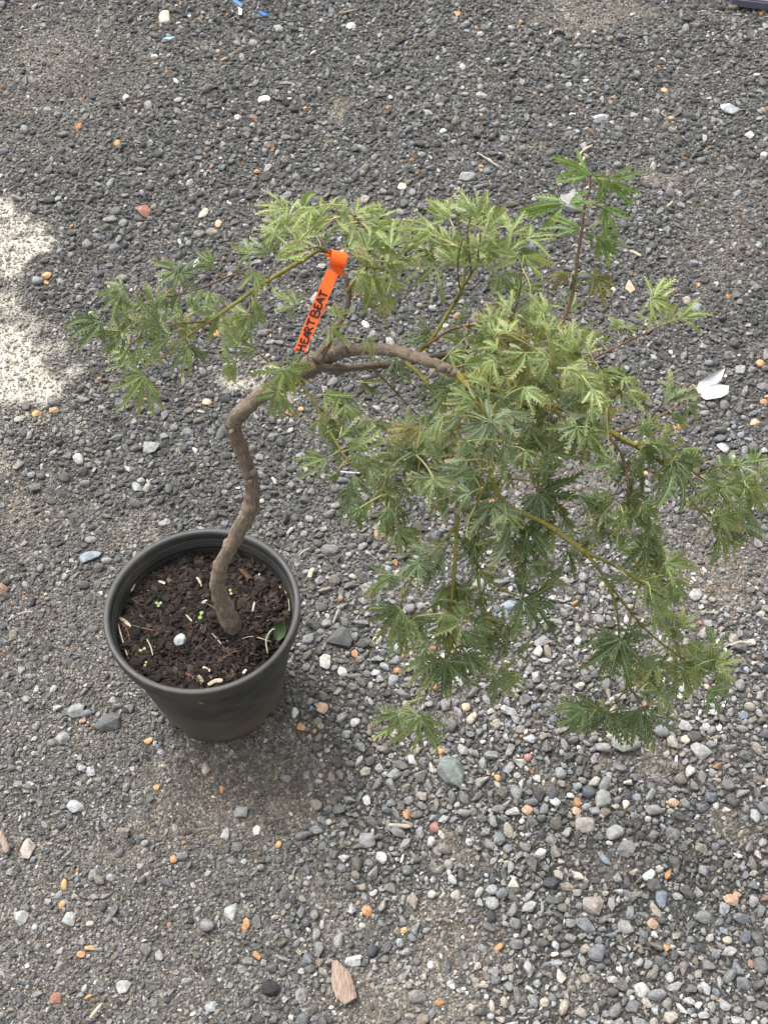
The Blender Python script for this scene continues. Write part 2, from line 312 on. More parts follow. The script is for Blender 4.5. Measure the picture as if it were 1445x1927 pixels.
# ------------------------------------------------------------------ hand-placed stones: px, py, width, height, colour, roundness, turn, label
G = {'or': (0.36, 0.195, 0.100), 'ye': (0.42, 0.26, 0.125), 'pe': (0.46, 0.31, 0.22), 'wh': (0.44, 0.43, 0.405), 'pk': (0.34, 0.17, 0.145), 'gr': (0.20, 0.205, 0.205), 'lg': (0.29, 0.293, 0.285),
     'dk': (0.075, 0.077, 0.08), 'bl': (0.19, 0.225, 0.26), 'gn': (0.15, 0.175, 0.165), 'rb': (0.27, 0.13, 0.095), 'bk': (0.018, 0.018, 0.02), 'be': (0.42, 0.38, 0.31), 'pg': (0.30, 0.26, 0.235), 'bu': (0.28, 0.30, 0.315)}
STONES = [
 (848, 1450, 54, 66, 'gn', .3, 10, 'large flat grey-green speckled stone, biggest slab in the pale gravel'),
 (1155, 1566, 42, 32, 'lg', .9, 20, 'smooth pale grey oval pebble in the lower right gravel'),
 (1135, 1608, 44, 15, 'bl', .7, -48, 'long narrow pointed blue-grey stone lying below the smooth oval pebble'),
 (1178, 1397, 58, 42, 'gr', .3, 0, 'broad grey stone under the lowest right pair of leaves'),
 (1319, 1412, 42, 34, 'lg', .2, -20, 'pale angular grey stone right of the lowest leaves'),
 (640, 1207, 50, 46, 'dk', .05, 30, 'dark three-cornered stone right of the black pot'),
 (612, 1245, 22, 36, 'wh', .2, 5, 'upright cream-white stone chip right of the pot'),
 (644, 1263, 18, 22, 'wh', .3, 0, 'small white stone just right of the cream chip'),
 (606, 1332, 24, 24, 'pe', .2, 0, 'sandy tan lump of stone beside the pot foot'),
 (565, 1367, 20, 19, 'ye', .6, 0, 'bright yellow-orange pebble close to the pot foot on its right'),
 (278, 1391, 19, 14, 'ye', .8, 0, 'orange pebble at the left of the pot foot'),
 (171, 1047, 44, 22, 'bl', .1, 5, 'flat blue-grey stone left of the pot rim'),
 (202, 1358, 52, 34, 'dk', .3, 0, 'dark grey stone at the lower left of the pot'),
 (144, 1336, 32, 28, 'gr', .4, 0, 'grey stone further left of the pot foot'),
 (118, 1385, 26, 24, 'gr', .3, 40, 'small angular grey stone in the dirt left below the pot'),
 (509, 1858, 36, 30, 'bk', .4, 0, 'coal-black stone near the bottom edge, left of the wood chip'),
 (434, 1713, 26, 36, 'lg', .2, -20, 'pale speckled greenish stone standing on edge'),
 (53, 1597, 30, 40, 'pg', .3, 10, 'pinkish brown stone near the left edge, beside the wood splinter'),
 (40, 1727, 28, 30, 'lg', .2, 0, 'pale grey angular stone at the far lower left'),
 (690, 1709, 21, 21, 'or', .5, 0, 'orange-yellow stone above the weathered wood chip'),
 (461, 1738, 16, 28, 'or', .3, -25, 'long rusty orange stone right below the pale standing stone'),
 (120, 1664, 14, 20, 'ye', .9, 0, 'smooth yellow-orange oval pebble low at left'),
 (117, 1701, 14, 20, 'or', .6, -20, 'orange pebble just below the smooth yellow oval one'),
 (104, 1876, 22, 20, 'rb', .5, 0, 'red-brown stone in the bottom left corner'),
 (153, 1795, 18, 14, 'or', .4, 0, 'orange stone above the bottom left corner'),
 (130, 1730, 26, 26, 'lg', .3, 0, 'speckled white-grey stone low at left'),
 (231, 1856, 26, 28, 'lg', .2, -30, 'pale grey wedge near the bottom left'),
 (396, 1893, 22, 20, 'bu', .3, 0, 'pale greenish stone near the bottom edge'),
 (143, 1518, 34, 24, 'bu', .4, 0, 'whitish blue stone in the dirt below left of the pot'),
 (387, 1443, 16, 26, 'pg', .4, 0, 'brownish grey upright stone in the bare earth below the pot'),
 (423, 1567, 18, 26, 'lg', .3, 0, 'pale grey stone under the bare earth patch'),
 (483, 1559, 16, 18, 'wh', .4, 0, 'white quartz pebble below the bare earth patch'),
 (523, 1586, 14, 15, 'ye', .7, 0, 'bright yellow pebble right of the white quartz pebble'),
 (327, 1616, 14, 15, 'or', .5, 0, 'orange-red pebble in the dirt below the pot'),
 (295, 1480, 14, 12, 'ye', .6, 0, 'yellow-orange pebble on the bare earth, left part'),
 (417, 1482, 9, 14, 'or', .5, 0, 'narrow orange pebble on the bare earth, right part'),
 (454, 1527, 30, 24, 'gr', .3, 30, 'slate grey stone at the right edge of the bare earth'),
 (690, 1578, 32, 30, 'gr', .3, 0, 'angular grey stone left of the pale wood splinter'),
 (547, 771, 20, 15, 'pk', .4, 0, 'pinkish red stone under the bend of the trunk'),
 (390, 753, 21, 17, 'pe', .9, 0, 'smooth peach oval pebble left of the trunk'),
 (88, 516, 20, 14, 'ye', .6, 0, 'yellow-orange stone beside the upper cream patch'),
 (88, 529, 14, 10, 'or', .6, 0, 'small orange pebble touching the yellow-orange stone'),
 (70, 776, 20, 13, 'ye', .7, 0, 'orange pebble on the lower cream patch'),
 (268, 390, 30, 27, 'rb', .1, 0, 'red-brown three-cornered stone in the upper left gravel'),
 (383, 394, 18, 24, 'be', .9, -35, 'smooth beige oval pebble in the upper left gravel'),
 (410, 414, 14, 16, 'pe', .3, 0, 'pinkish tan stone beside the smooth beige oval pebble'),
 (285, 842, 34, 26, 'gr', .4, 0, 'grey stone left of the trunk bend'),
 (1188, 531, 20, 24, 'pe', .1, -25, 'peach coloured block beside the tall shoot'),
 (1155, 539, 12, 11, 'wh', .9, 0, 'small round white pebble left of the peach block'),
 (992, 1523, 22, 20, 'pe', .4, 0, 'peach orange stone in the middle of the pale gravel'),
 (1086, 1505, 14, 18, 'or', .5, 0, 'upper of two orange stones touching in the pale gravel'),
 (1085, 1523, 16, 18, 'pe', .5, 0, 'lower of two orange stones touching in the pale gravel'),
 (1135, 1500, 30, 34, 'lg', .2, 0, 'pale angular stone right of the two touching orange stones'),
 (818, 1551, 20, 20, 'pk', .6, 0, 'brick pink pebble right of the pale wood splinter'),
 (765, 1527, 16, 20, 'or', .5, 0, 'rusty stone just above the pale wood splinter'),
 (1267, 1509, 22, 18, 'pe', .5, 0, 'tan orange stone at the right in the pale gravel'),
 (1229, 1732, 22, 24, 'pe', .1, 0, 'peach stone with jagged outline low at right'),
 (1115, 1697, 40, 36, 'pg', .1, -30, 'pinkish grey wedge-shaped stone low in the pale gravel'),
 (1101, 1549, 38, 32, 'pg', .5, 0, 'round brownish stone left of the smooth oval pebble'),
 (1178, 1594, 36, 34, 'gr', .4, 0, 'mid grey stone right below the smooth oval pebble'),
 (1245, 1685, 22, 36, 'bl', .4, -10, 'speckled bluish stone standing upright low at right'),
 (1375, 1690, 30, 20, 'pe', .3, -20, 'long pinkish stone near the lower right edge'),
 (1388, 1680, 16, 14, 'pe', .5, 0, 'small pink pebble behind the long pinkish stone'),
 (1256, 1778, 14, 14, 'ye', .7, 0, 'glossy yellow pebble near the bottom right'),
 (993, 1424, 17, 13, 'pk', .3, 0, 'dark red stone under the leaves in the pale gravel'),
 (830, 1411, 15, 13, 'ye', .6, 0, 'bright orange pebble above the big grey-green slab'),
 (936, 1461, 14, 14, 'ye', .4, 0, 'yellowish pebble right of the big grey-green slab'),
 (876, 1328, 18, 18, 'pe', .6, 0, 'peach pebble below the drooping centre leaves'),
 (668, 1231, 13, 17, 'or', .3, 20, 'small rusty orange chip between pot and drooping leaves'),
 (497, 184, 24, 13, 'wh', .4, 10, 'flat white stone in the upper middle gravel'),
 (309, 24, 22, 34, 'be', .2, 0, 'knobbly whitish lump at the top left'),
 (660, 40, 20, 12, 'wh', .5, 0, 'white pebble near the top edge'),
 (1132, 217, 30, 12, 'bu', .4, 0, 'flat whitish stone in the upper right gravel'),
 (1373, 204, 38, 20, 'bu', .2, -10, 'pale bluish lump near the upper right edge'),
 (1410, 252, 18, 14, 'wh', .2, 0, 'bright white chip below the pale bluish lump'),
 (1437, 287, 14, 12, 'wh', .3, 0, 'white chip cut by the right edge'),
 (1250, 167, 14, 12, 'ye', .5, 0, 'orange pebble in the upper right gravel'),
 (1262, 219, 15, 10, 'or', .5, 0, 'orange pebble right of the flat whitish stone'),
 (1077, 383, 50, 34, 'gr', .3, 0, 'wide grey stone behind the tall shoot'),
 (880, 334, 34, 17, 'gr', .4, 0, 'grey stone above the right-hand leaf clump'),
 (757, 353, 18, 16, 'be', .4, 0, 'pale buff stone between the two upper leaf clumps'),
 (1278, 796, 18, 11, 'or', .5, 0, 'orange stone below the white plastic scrap'),
 (1438, 749, 16, 12, 'or', .6, 0, 'orange stone on the right edge beside the white scrap'),
 (1421, 789, 19, 13, 'pe', .5, 0, 'white and tan pebble at the right edge'),
 (1213, 886, 15, 11, 'ye', .6, 0, 'orange pebble under the long right branch'),
 (1308, 1121, 26, 22, 'lg', .3, 0, 'pale grey stone under the lower right foliage'),
 (958, 1140, 36, 20, 'bl', .3, 0, 'blue-grey stone under the drooping middle twig'),
 (1057, 1090, 30, 16, 'lg', .4, 0, 'pale stone peeping out under the dark star leaf'),
 (1024, 1243, 30, 13, 'lg', .6, -8, 'long pale pebble between the two drooping branches'),
 (1362, 838, 20, 22, 'lg', .3, 30, 'light grey block right of the long branch'),
 (1394, 690, 22, 18, 'gr', .4, 0, 'grey stone above the white plastic scrap'),
 (1310, 570, 26, 17, 'gr', .4, -20, 'dark grey stone right of the tall shoot'),
 (760, 1745, 14, 13, 'ye', .4, 0, 'yellow pebble in the sandy patch right of the wood chip'),
 (1290, 1390, 20, 16, 'be', .4, 0, 'beige stone left of the pale angular grey stone'),
]
hand_xyr = []
stone_mats = {k: stone_mat('stone_' + n, c, 0.35 if k in ('or', 'ye', 'pe', 'wh', 'bk', 'rb', 'pk') else 0.8) for k, c, n in
              [(k, G[k], n) for k, n in zip(G, ('orange', 'yellow', 'peach', 'white', 'pink', 'grey', 'pale_grey', 'dark_grey', 'blue_grey', 'green_grey', 'red_brown', 'black', 'beige', 'pink_grey', 'pale_blue'))]}
for (px, py, w, h, ck, rnd, turn, lab) in STONES:
    p = at_z(px, py, 0.003); _, _, dep = proj(p); s = dep / FPX
    v_ = (CAM - p).normalized(); sn = v_.z
    rx = w * s * 0.5; ry = min(h * s * 0.5 / (0.35 + 0.65 * sn), rx * 1.9); rz = min(rx, ry) * 0.62
    r_ = np.random.default_rng(int(px * 7 + py))
    v, f = stone_shape(r_, ICO3, 9, rnd, 0.05) if rnd > .55 else crushed(r_, 14 + int(rnd * 30), .05 + .25 * rnd)
    v = v / np.abs(v).max(0)
    v = v * np.array([rx, ry, rz])
    a = rad(turn); v[:, :2] = v[:, :2] @ np.array([[math.cos(a), math.sin(a)], [-math.sin(a), math.cos(a)]])
    name = 'pebble' if ck in ('or', 'ye', 'pe') or w < 22 else 'stone'
    o = mesh_obj(name, v, f, stone_mats[ck], loc=(p.x, p.y, gz1(p.x, p.y) + rz * 0.38))
    o.rotation_euler = (r_.uniform(-.15, .15), r_.uniform(-.15, .15), 0)
    tag(o, lab, name, 'odd stones and pebbles lying in the gravel')
    hand_xyr.append((p.x, p.y, max(rx, ry) * 0.9))
    if rnd <= .55: o.data.polygons.foreach_set('use_smooth', [False] * len(f))

# ------------------------------------------------------------------ gravel by dart throwing
X0, X1, Y0, Y1 = -1.25, 1.55, -0.72, 2.05
NC = 640000
cx = rng.uniform(X0, X1, NC); cy = Y0 + (Y1 - Y0) * rng.random(NC) ** 1.35
qx, qy, _ = proj_np(cx, cy)
ok = (qx > -260) & (qx < 1705) & (qy > -260) & (qy < 2190) & (np.hypot(cx, cy) > POT_BASE_R + 0.006)
cx, cy, qx, qy = cx[ok], cy[ok], qx[ok], qy[ok]
D, CR, LT = dirt_f(cx, cy), cream_f(cx, cy), light_f(cx, cy)
rr = np.exp(rng.normal(math.log(0.0033), 0.43, len(cx)))
rr = rr * (0.92 + 0.16 * LT) * (1 - 0.42 * D) * (1 - 0.35 * CR) * (1 - 0.22 * (1 - sstep(380, 640, qx)) * sstep(950, 1250, qy))
rr = np.clip(rr, 0.0016, 0.0105)
keep = rng.random(len(cx)) > np.clip(D * 0.80 + CR * 0.62 - 0.05, 0, 0.93)
cx, cy, rr, D, CR, LT = [a[keep] for a in (cx, cy, rr, D, CR, LT)]
order = np.argsort(-rr * rng.uniform(0.75, 1.25, len(rr))); cx, cy, rr, D, CR, LT = [a[order] for a in (cx, cy, rr, D, CR, LT)]
cell = 0.012; grid = {}; acc = []
for (hx, hy, hr) in hand_xyr:
    k = int(math.ceil(hr / cell))
    for i in range(-k, k + 1):
        for j in range(-k, k + 1): grid.setdefault((int(hx // cell) + i, int(hy // cell) + j), []).append((hx, hy, hr))
lx, ly, lr = cx.tolist(), cy.tolist(), rr.tolist()
for i in range(len(lx)):
    x, y, r = lx[i], ly[i], lr[i]; gi, gj = int(x // cell), int(y // cell); good = True
    for a in (gi - 1, gi, gi + 1):
        for c_ in (gj - 1, gj, gj + 1):
            for (ox, oy, orr) in grid.get((a, c_), ()):
                q = (r + orr) * 0.78
                if (x - ox) ** 2 + (y - oy) ** 2 < q * q: good = False; break
            if not good: break
        if not good: break
    if good:
        acc.append(i); grid.setdefault((gi, gj), []).append((x, y, r))
acc = np.array(acc)
def stone_cols(n, LT, r):
    base = np.where(r.random(n) < 0.5, 0.155, 0.108)[:, None] * np.ones(3)
    base = base * np.exp(r.normal(0, 0.42, n))[:, None] * (1 + 1.05 * LT)[:, None]
    base *= np.array([1.0, 1.0, 1.0]) + r.normal(0, 0.025, (n, 1)) * np.array([1.0, 0.1, -1.2])
    warm = r.random(n) < 0.22 * (0.35 + LT); base[warm] *= np.array([1.1, 1.0, 0.88])
    cool = r.random(n) < 0.08; base[cool] *= np.array([0.93, 1.01, 1.07])
    u = r.random(n)
    def put(lo, hi, c, v):
        k = (u >= lo) & (u < hi); base[k] = np.array(c) * np.exp(r.normal(0, v, k.sum()))[:, None]
    put(0, .005, (0.42, 0.23, 0.11), .3); put(.008, .013, (0.28, 0.18, 0.13), .3); put(.013, .022, (0.42, 0.415, 0.39), .25)
    put(.038, .054, (0.25, 0.215, 0.185), .3); put(.056, .085, (0.25, 0.255, 0.255), .25)
    return np.clip(base, 0.012, 0.75)
def lay(cx, cy, rr, LT, sink, var_lo, var_hi, flat=(0.5, 0.85)):
    n = len(cx); dusty = np.clip(cream_f(cx, cy) * 1.2 + (vnoise(cx, cy, .02, 15) - .6) * .9, 0, .85)[:, None] * (cream_f(cx, cy) > .05)[:, None] * rng.uniform(.45, 1, (n, 1))
    scl = np.stack([rr * rng.uniform(0.85, 1.25, n), rr * rng.uniform(0.62, 1.05, n), rr * rng.uniform(*flat, n)], 1)
    z = ground_z(cx, cy) + scl[:, 2] * sink
    rot = np.stack([rng.normal(0, .35, n), rng.normal(0, .35, n), rng.uniform(0, 6.28, n)], 1)
    return np.stack([cx, cy, z], 1), rot, scl, stone_cols(n, LT, rng) * (1 - dusty) + np.array([.42, .39, .335]) * dusty, rng.integers(var_lo, var_hi, n)
parts = [lay(cx[acc], cy[acc], rr[acc] * 1.06, LT[acc], (0.42 - 0.42 * D[acc]), 2, NVAR)]
# a loose second layer lying on the first, outside the trodden earth
n2 = 11000
ux = rng.uniform(X0, X1, n2 * 3); uy = rng.uniform(Y0, Y1, n2 * 3)
px_, py_, _ = proj_np(ux, uy); d2, l2, c2 = dirt_f(ux, uy), light_f(ux, uy), cream_f(ux, uy)
k = (rng.random(n2 * 3) < (0.12 + 0.5 * l2) * (1 - d2) * (1 - c2)) & (np.hypot(ux, uy) > 0.1) & (px_ > -260) & (px_ < 1705) & (py_ > -260) & (py_ < 2190)
for hx, hy, hr in hand_xyr: k &= np.hypot(ux - hx, uy - hy) > hr + 0.006
ux, uy, l2 = ux[k], uy[k], l2[k]
parts.append(lay(ux, uy, np.clip(np.exp(rng.normal(math.log(0.0034), .30, len(ux))), .003, .011), l2, 0.8, 2, NVAR))
# single larger stones pressed in here and there
n6 = 520
bx6 = rng.uniform(X0, X1, n6); by6 = rng.uniform(Y0, Y1, n6); k = np.hypot(bx6, by6) > .11
for hx, hy, hr in hand_xyr: k &= np.hypot(bx6 - hx, by6 - hy) > hr + 0.012
bx6, by6 = bx6[k], by6[k]; big = lay(bx6, by6, rng.uniform(.0062, .0112, len(bx6)), light_f(bx6, by6), .42, 2, NVAR)
big[3][:] = np.minimum(big[3], .24); parts.append(big)
# gravel beyond the frame
n3 = 60000
ox = rng.uniform(-2.4, 2.7, n3); oy = rng.uniform(-1.3, 3.2, n3); qx, qy, _ = proj_np(ox, oy)
k = ~((qx > -260) & (qx < 1705) & (qy > -260) & (qy < 2190)); ox, oy = ox[k], oy[k]
parts.append(lay(ox, oy, np.clip(np.exp(rng.normal(math.log(0.0058), .35, len(ox))), .003, .013), light_f(ox, oy), 0.4, 14, NVAR))
PS = [np.concatenate([p[i] for p in parts]) for i in range(5)]
scatter('gravel', *PS, stone_coll, 'loose crushed grey stone covering the whole yard')
# grit between the stones
n4 = 300000
ex = rng.uniform(X0, X1, n4); ey = rng.uniform(Y0, Y1, n4); qx, qy, _ = proj_np(ex, ey)
d4, c4 = dirt_f(ex, ey), cream_f(ex, ey)
k = (qx > -120) & (qx < 1565) & (qy > -120) & (qy < 2050) & (np.hypot(ex, ey) > POT_BASE_R + 0.003) & (rng.random(n4) > d4 * 0.35 + c4 * 0.5)
ex, ey, d4 = ex[k], ey[k], d4[k]
gp = lay(ex, ey, np.clip(np.exp(rng.normal(math.log(0.0016), .35, len(ex))), .0007, .0034), light_f(ex, ey) * 0.7, 0.25, 14, NVAR, (0.6, 0.95))
gp[3][:] = gp[3] * (1 - 0.5 * d4[:, None]) + np.array([0.125, 0.106, 0.088]) * 0.5 * d4[:, None] * rng.uniform(0.5, 1.6, (len(ex), 1))
scatter('grit', *gp, stone_coll, 'fine stone grit packed between the gravel')

# ------------------------------------------------------------------ pot
m, t, b = new_mat('black_pot_plastic')
tc = N(t, 'ShaderNodeTexCoord').outputs['Object']; sx = N(t, 'ShaderNodeSeparateXYZ'); t.links.new(tc, sx.inputs[0])
mp = N(t, 'ShaderNodeMapping'); mp.inputs['Scale'].default_value = (1, 1, 5); t.links.new(tc, mp.inputs[0])
n1 = noise(t, tc, 22, 5, 0.65); n2 = noise(t, tc, 240, 3, 0.7); n3 = noise(t, mp.outputs[0], 14, 4, 0.6)
low = mth(t, 'SUBTRACT', 1.05, mth(t, 'MULTIPLY', sx.outputs[2], 9.0), True)
dust = mth(t, 'MULTIPLY', mth(t, 'ADD', low, mth(t, 'MULTIPLY', mth(t, 'SUBTRACT', n1, 0.45), 1.3)), mth(t, 'ADD', 0.45, n2), True)
c = ramp(t, n3, [(0.3, (0.016, 0.0165, 0.016)), (0.7, (0.034, 0.0345, 0.033))])
alg = ramp(t, n1, [(0.45, (0, 0, 0)), (0.7, (0.5, 0.5, 0.5))])
c = mixc(t, alg, c, (0.045, 0.05, 0.036))
c = mixc(t, mth(t, 'MULTIPLY', dust, 0.95), c, (0.100, 0.080, 0.064))
t.links.new(c, b.inputs['Base Color'])
t.links.new(ramp(t, n1, [(0.3, (0.5, 0.5, 0.5)), (0.75, (0.7, 0.7, 0.7))]), b.inputs['Roughness'])
scf = ramp(t, noise(t, tc, 75, 5, .75), [(0.62, (0, 0, 0)), (0.70, (.5, .5, .5))])
c = mixc(t, scf, c, (0.07, 0.067, 0.06)); t.links.new(c, b.inputs['Base Color'])
bump(t, b, mth(t, 'ADD', n2, mth(t, 'MULTIPLY', n3, 3.0)), 0.3, 0.0008)
M_pot = m
def lathe(profile, seg, cut=None):
    vs, fs = [], []; npf = len(profile)
    for i in range(seg):
        a = 2 * math.pi * i / seg
        for r, z in profile: vs.append((r * math.cos(a), r * math.sin(a), z))
    for i in range(seg):
        j = (i + 1) % seg
        for k_ in range(npf - 1):
            if cut and cut(i, k_): continue
            fs.append((i * npf + k_, j * npf + k_, j * npf + k_ + 1, i * npf + k_ + 1))
    return vs, fs
pot = empty('plant_pot', (0, 0, 0))
tag(pot, 'round black plastic nursery pot with rolled rim, dusty and muddy at its foot', 'pot')
T = POT_TOP; Rr = POT_R
wr = lambda z: POT_BASE_R + (Rr - 0.0085 - POT_BASE_R) * (z / (T - 0.024))
SEG = 168
notch_c = [rad(234), rad(316), rad(10), rad(62), rad(118), rad(178)]
def cut(i, k_):
    a = (i + .5) / SEG * 2 * math.pi
    return k_ in (2, 3) and any(abs((a - c_ + math.pi) % (2 * math.pi) - math.pi) < 0.115 for c_ in notch_c)
prof = [(0.0, 0.006), (POT_BASE_R - 0.014, 0.006), (POT_BASE_R - 0.003, 0.0), (POT_BASE_R + 0.0005, 0.002), (wr(0.019), 0.019), (wr(0.035), 0.035), (wr(0.09), 0.09), (wr(0.15), 0.15), (wr(T - 0.026), T - 0.026)]
v, f = lathe(prof, SEG, cut); mesh_obj('outer_wall', v, f, M_pot, pot)
rim = [(Rr - 0.0095, T - 0.0245), (Rr - 0.004, T - 0.0245), (Rr - 0.0028, T - 0.0235), (Rr - 0.0030, T - 0.0205), (Rr - 0.0018, T - 0.0195), (Rr - 0.0004, T - 0.0035), (Rr - 0.0009, T - 0.001), (Rr - 0.0025, T), (Rr - 0.0062, T), (Rr - 0.0082, T - 0.0012), (Rr - 0.0092, T - 0.004), (Rr - 0.0098, T - 0.0115)]
v, f = lathe(rim, SEG); mesh_obj('rim', v, f, M_pot, pot)
inner = [(Rr - 0.0098, T - 0.0115)]
for q in range(4):
    z = T - 0.0125 - q * 0.0038
    inner += [(Rr - 0.0100 - 0.0003 * q, z), (Rr - 0.0113 - 0.0003 * q, z - 0.0006), (Rr - 0.0113 - 0.0003 * q, z - 0.0018), (Rr - 0.0102 - 0.0003 * q, z - 0.0024)]
inner += [(Rr - 0.0125, T - 0.031), (wr(0.12) - 0.0025, 0.12), (wr(0.03) - 0.0025, 0.03), (0.0, 0.012)]
v, f = lathe(inner, SEG); mesh_obj('inner_wall', v, f, M_pot, pot)
# red crayon writing below the rim, its upper half hidden by the lip
M_crayon = simple('red_crayon', (0.48, 0.16, 0.11), 0.8, 0.5, 700, 0.0)
def pot_pt(px, py):
    d = ray(px, py); lo = 0.3
    best = None
    for q in np.linspace(1.0, 2.3, 5200):
        p = CAM + d * q
        if p.z < T - 0.022 and p.z > 0 and math.hypot(p.x, p.y) <= wr(p.z) + 0.0003: best = p; break
    return best
vs, fs = [], []
for st, w in (([(296.5, 1301), (297.5, 1299)], 3.2), ([(316, 1302), (322, 1305.5), (332, 1307.5), (344, 1308.5)], 1.8), ([(349, 1311.5), (351.5, 1308)], 3.2), ([(371, 1309), (377, 1312.5), (384, 1315.3)], 3.0), ([(381, 1309.5), (373, 1312)], 1.2)):
    P_ = [pot_pt(q[0], q[1] + 9) for q in st]
    if any(p is None for p in P_): continue
    for i, p in enumerate(P_):
        tg = (P_[min(i + 1, len(P_) - 1)] - P_[max(i - 1, 0)]).normalized(); nn = Vector((p.x, p.y, 0)).normalized(); sd_ = tg.cross(nn).normalized() * (w * 0.00034 * (0.6 if i in (0, len(P_) - 1) else 1))
        off = nn * 0.0004; vs += [p + sd_ + off, p - sd_ + off]
        if i: n0 = len(vs); fs.append((n0 - 4, n0 - 3, n0 - 1, n0 - 2))
if vs: mesh_obj('crayon_writing', vs, fs, M_crayon, pot)

# ------------------------------------------------------------------ potting soil
SOIL = T - 0.036; SR = Rr - 0.0128
nr, na_ = 44, 120
def soil_z(x, y):
    r = np.hypot(x, y)
    return SOIL + 0.006 * (1 - (r / SR) ** 2) + (vnoise(x, y, 0.03, 12) - .5) * 0.010 + (vnoise(x, y, 0.010, 13) - .5) * 0.005 - 0.007 * sstep(0.6, 1.0, (x * 0.7 - y * 0.75) / SR) * (r / SR)
vs = [(0, 0, float(soil_z(np.array(0.), np.array(0.))))]; fs = []
for i in range(1, nr + 1):
    for j in range(na_):
        a = 2 * math.pi * j / na_; r = SR * i / nr; x, y = r * math.cos(a), r * math.sin(a)
        vs.append((x, y, float(soil_z(np.array(x), np.array(y)))))
for j in range(na_): fs.append((0, 1 + j, 1 + (j + 1) % na_))
for i in range(nr - 1):
    for j in range(na_):
        a = 1 + i * na_; fs.append((a + j, a + na_ + j, a + na_ + (j + 1) % na_, a + (j + 1) % na_))
M_soil = simple('dark_potting_soil', (0.015, 0.0105, 0.008), 0.95, 0.6, 260, 0.8, 0.002, 0.15)
o = mesh_obj('potting_soil', vs, fs, M_soil); tag(o, 'dark brown potting mix filling the black pot', 'soil', kind='stuff')
m, t, b = new_mat('bark_chip')
a = N(t, 'ShaderNodeAttribute', attribute_type='INSTANCER', attribute_name='scol')
tc = N(t, 'ShaderNodeTexCoord').outputs['Object']; n1 = noise(t, tc, 3, 4, .7)
c = mixc(t, 1.0, a.outputs['Color'], ramp(t, n1, [(0.3, (0.5, 0.5, 0.5)), (0.7, (1.5, 1.45, 1.4))]), 'MULTIPLY')
t.links.new(c, b.inputs['Base Color']); b.inputs['Roughness'].default_value = 0.8; b.inputs['Specular IOR Level'].default_value = 0.3
bump(t, b, n1, 0.6, 0.2)
chip_coll = bpy.data.collections.new('chip_sources')
for i in range(12):
    v, f = stone_shape(rng, ICO2, 12, 0.05, 0.08)
    me = bpy.data.meshes.new('chip'); me.from_pydata(v.tolist(), [], f); me.materials.append(m); chip_coll.objects.link(bpy.data.objects.new('chip_source', me))
n5 = 4600
a_ = rng.uniform(0, 6.28, n5); r_ = SR * np.sqrt(rng.random(n5)) * 0.985; bx, by = r_ * np.cos(a_), r_ * np.sin(a_)
L_ = np.exp(rng.normal(math.log(0.0034), .45, n5)); asp = rng.uniform(0.3, 0.75, n5)
fib = rng.random(n5) < 0.13; L_[fib] *= 1.7; asp[fib] = 0.085
scl = np.stack([L_, L_ * asp, L_ * asp * rng.uniform(0.3, 0.8, n5)], 1)
rot = np.stack([rng.normal(0, .5, n5), rng.normal(0, .32, n5), rng.uniform(0, 6.28, n5)], 1)
col = np.array([0.027, 0.020, 0.017])[None] * np.exp(rng.normal(0, .62, n5))[:, None]
u = rng.random(n5); col[u < .10] = np.array([0.06, 0.036, 0.026]) * rng.uniform(.6, 1.5, ((u < .10).sum(), 1)); col[u > .991] = np.array([0.45, 0.40, 0.32]) * rng.uniform(.6, 1.2, ((u > .991).sum(), 1))
kf = fib & (rng.random(n5) < .7); col[kf] = np.array([0.11, 0.072, 0.05]) * rng.uniform(.5, 1.6, (kf.sum(), 1))
scl[u > .991] *= 0.55
scatter('bark_mulch', np.stack([bx, by, soil_z(bx, by) + 0.0012], 1), rot, scl, col, rng.integers(0, 12, n5), chip_coll, 'dark bark chips and fibres on the soil in the pot')

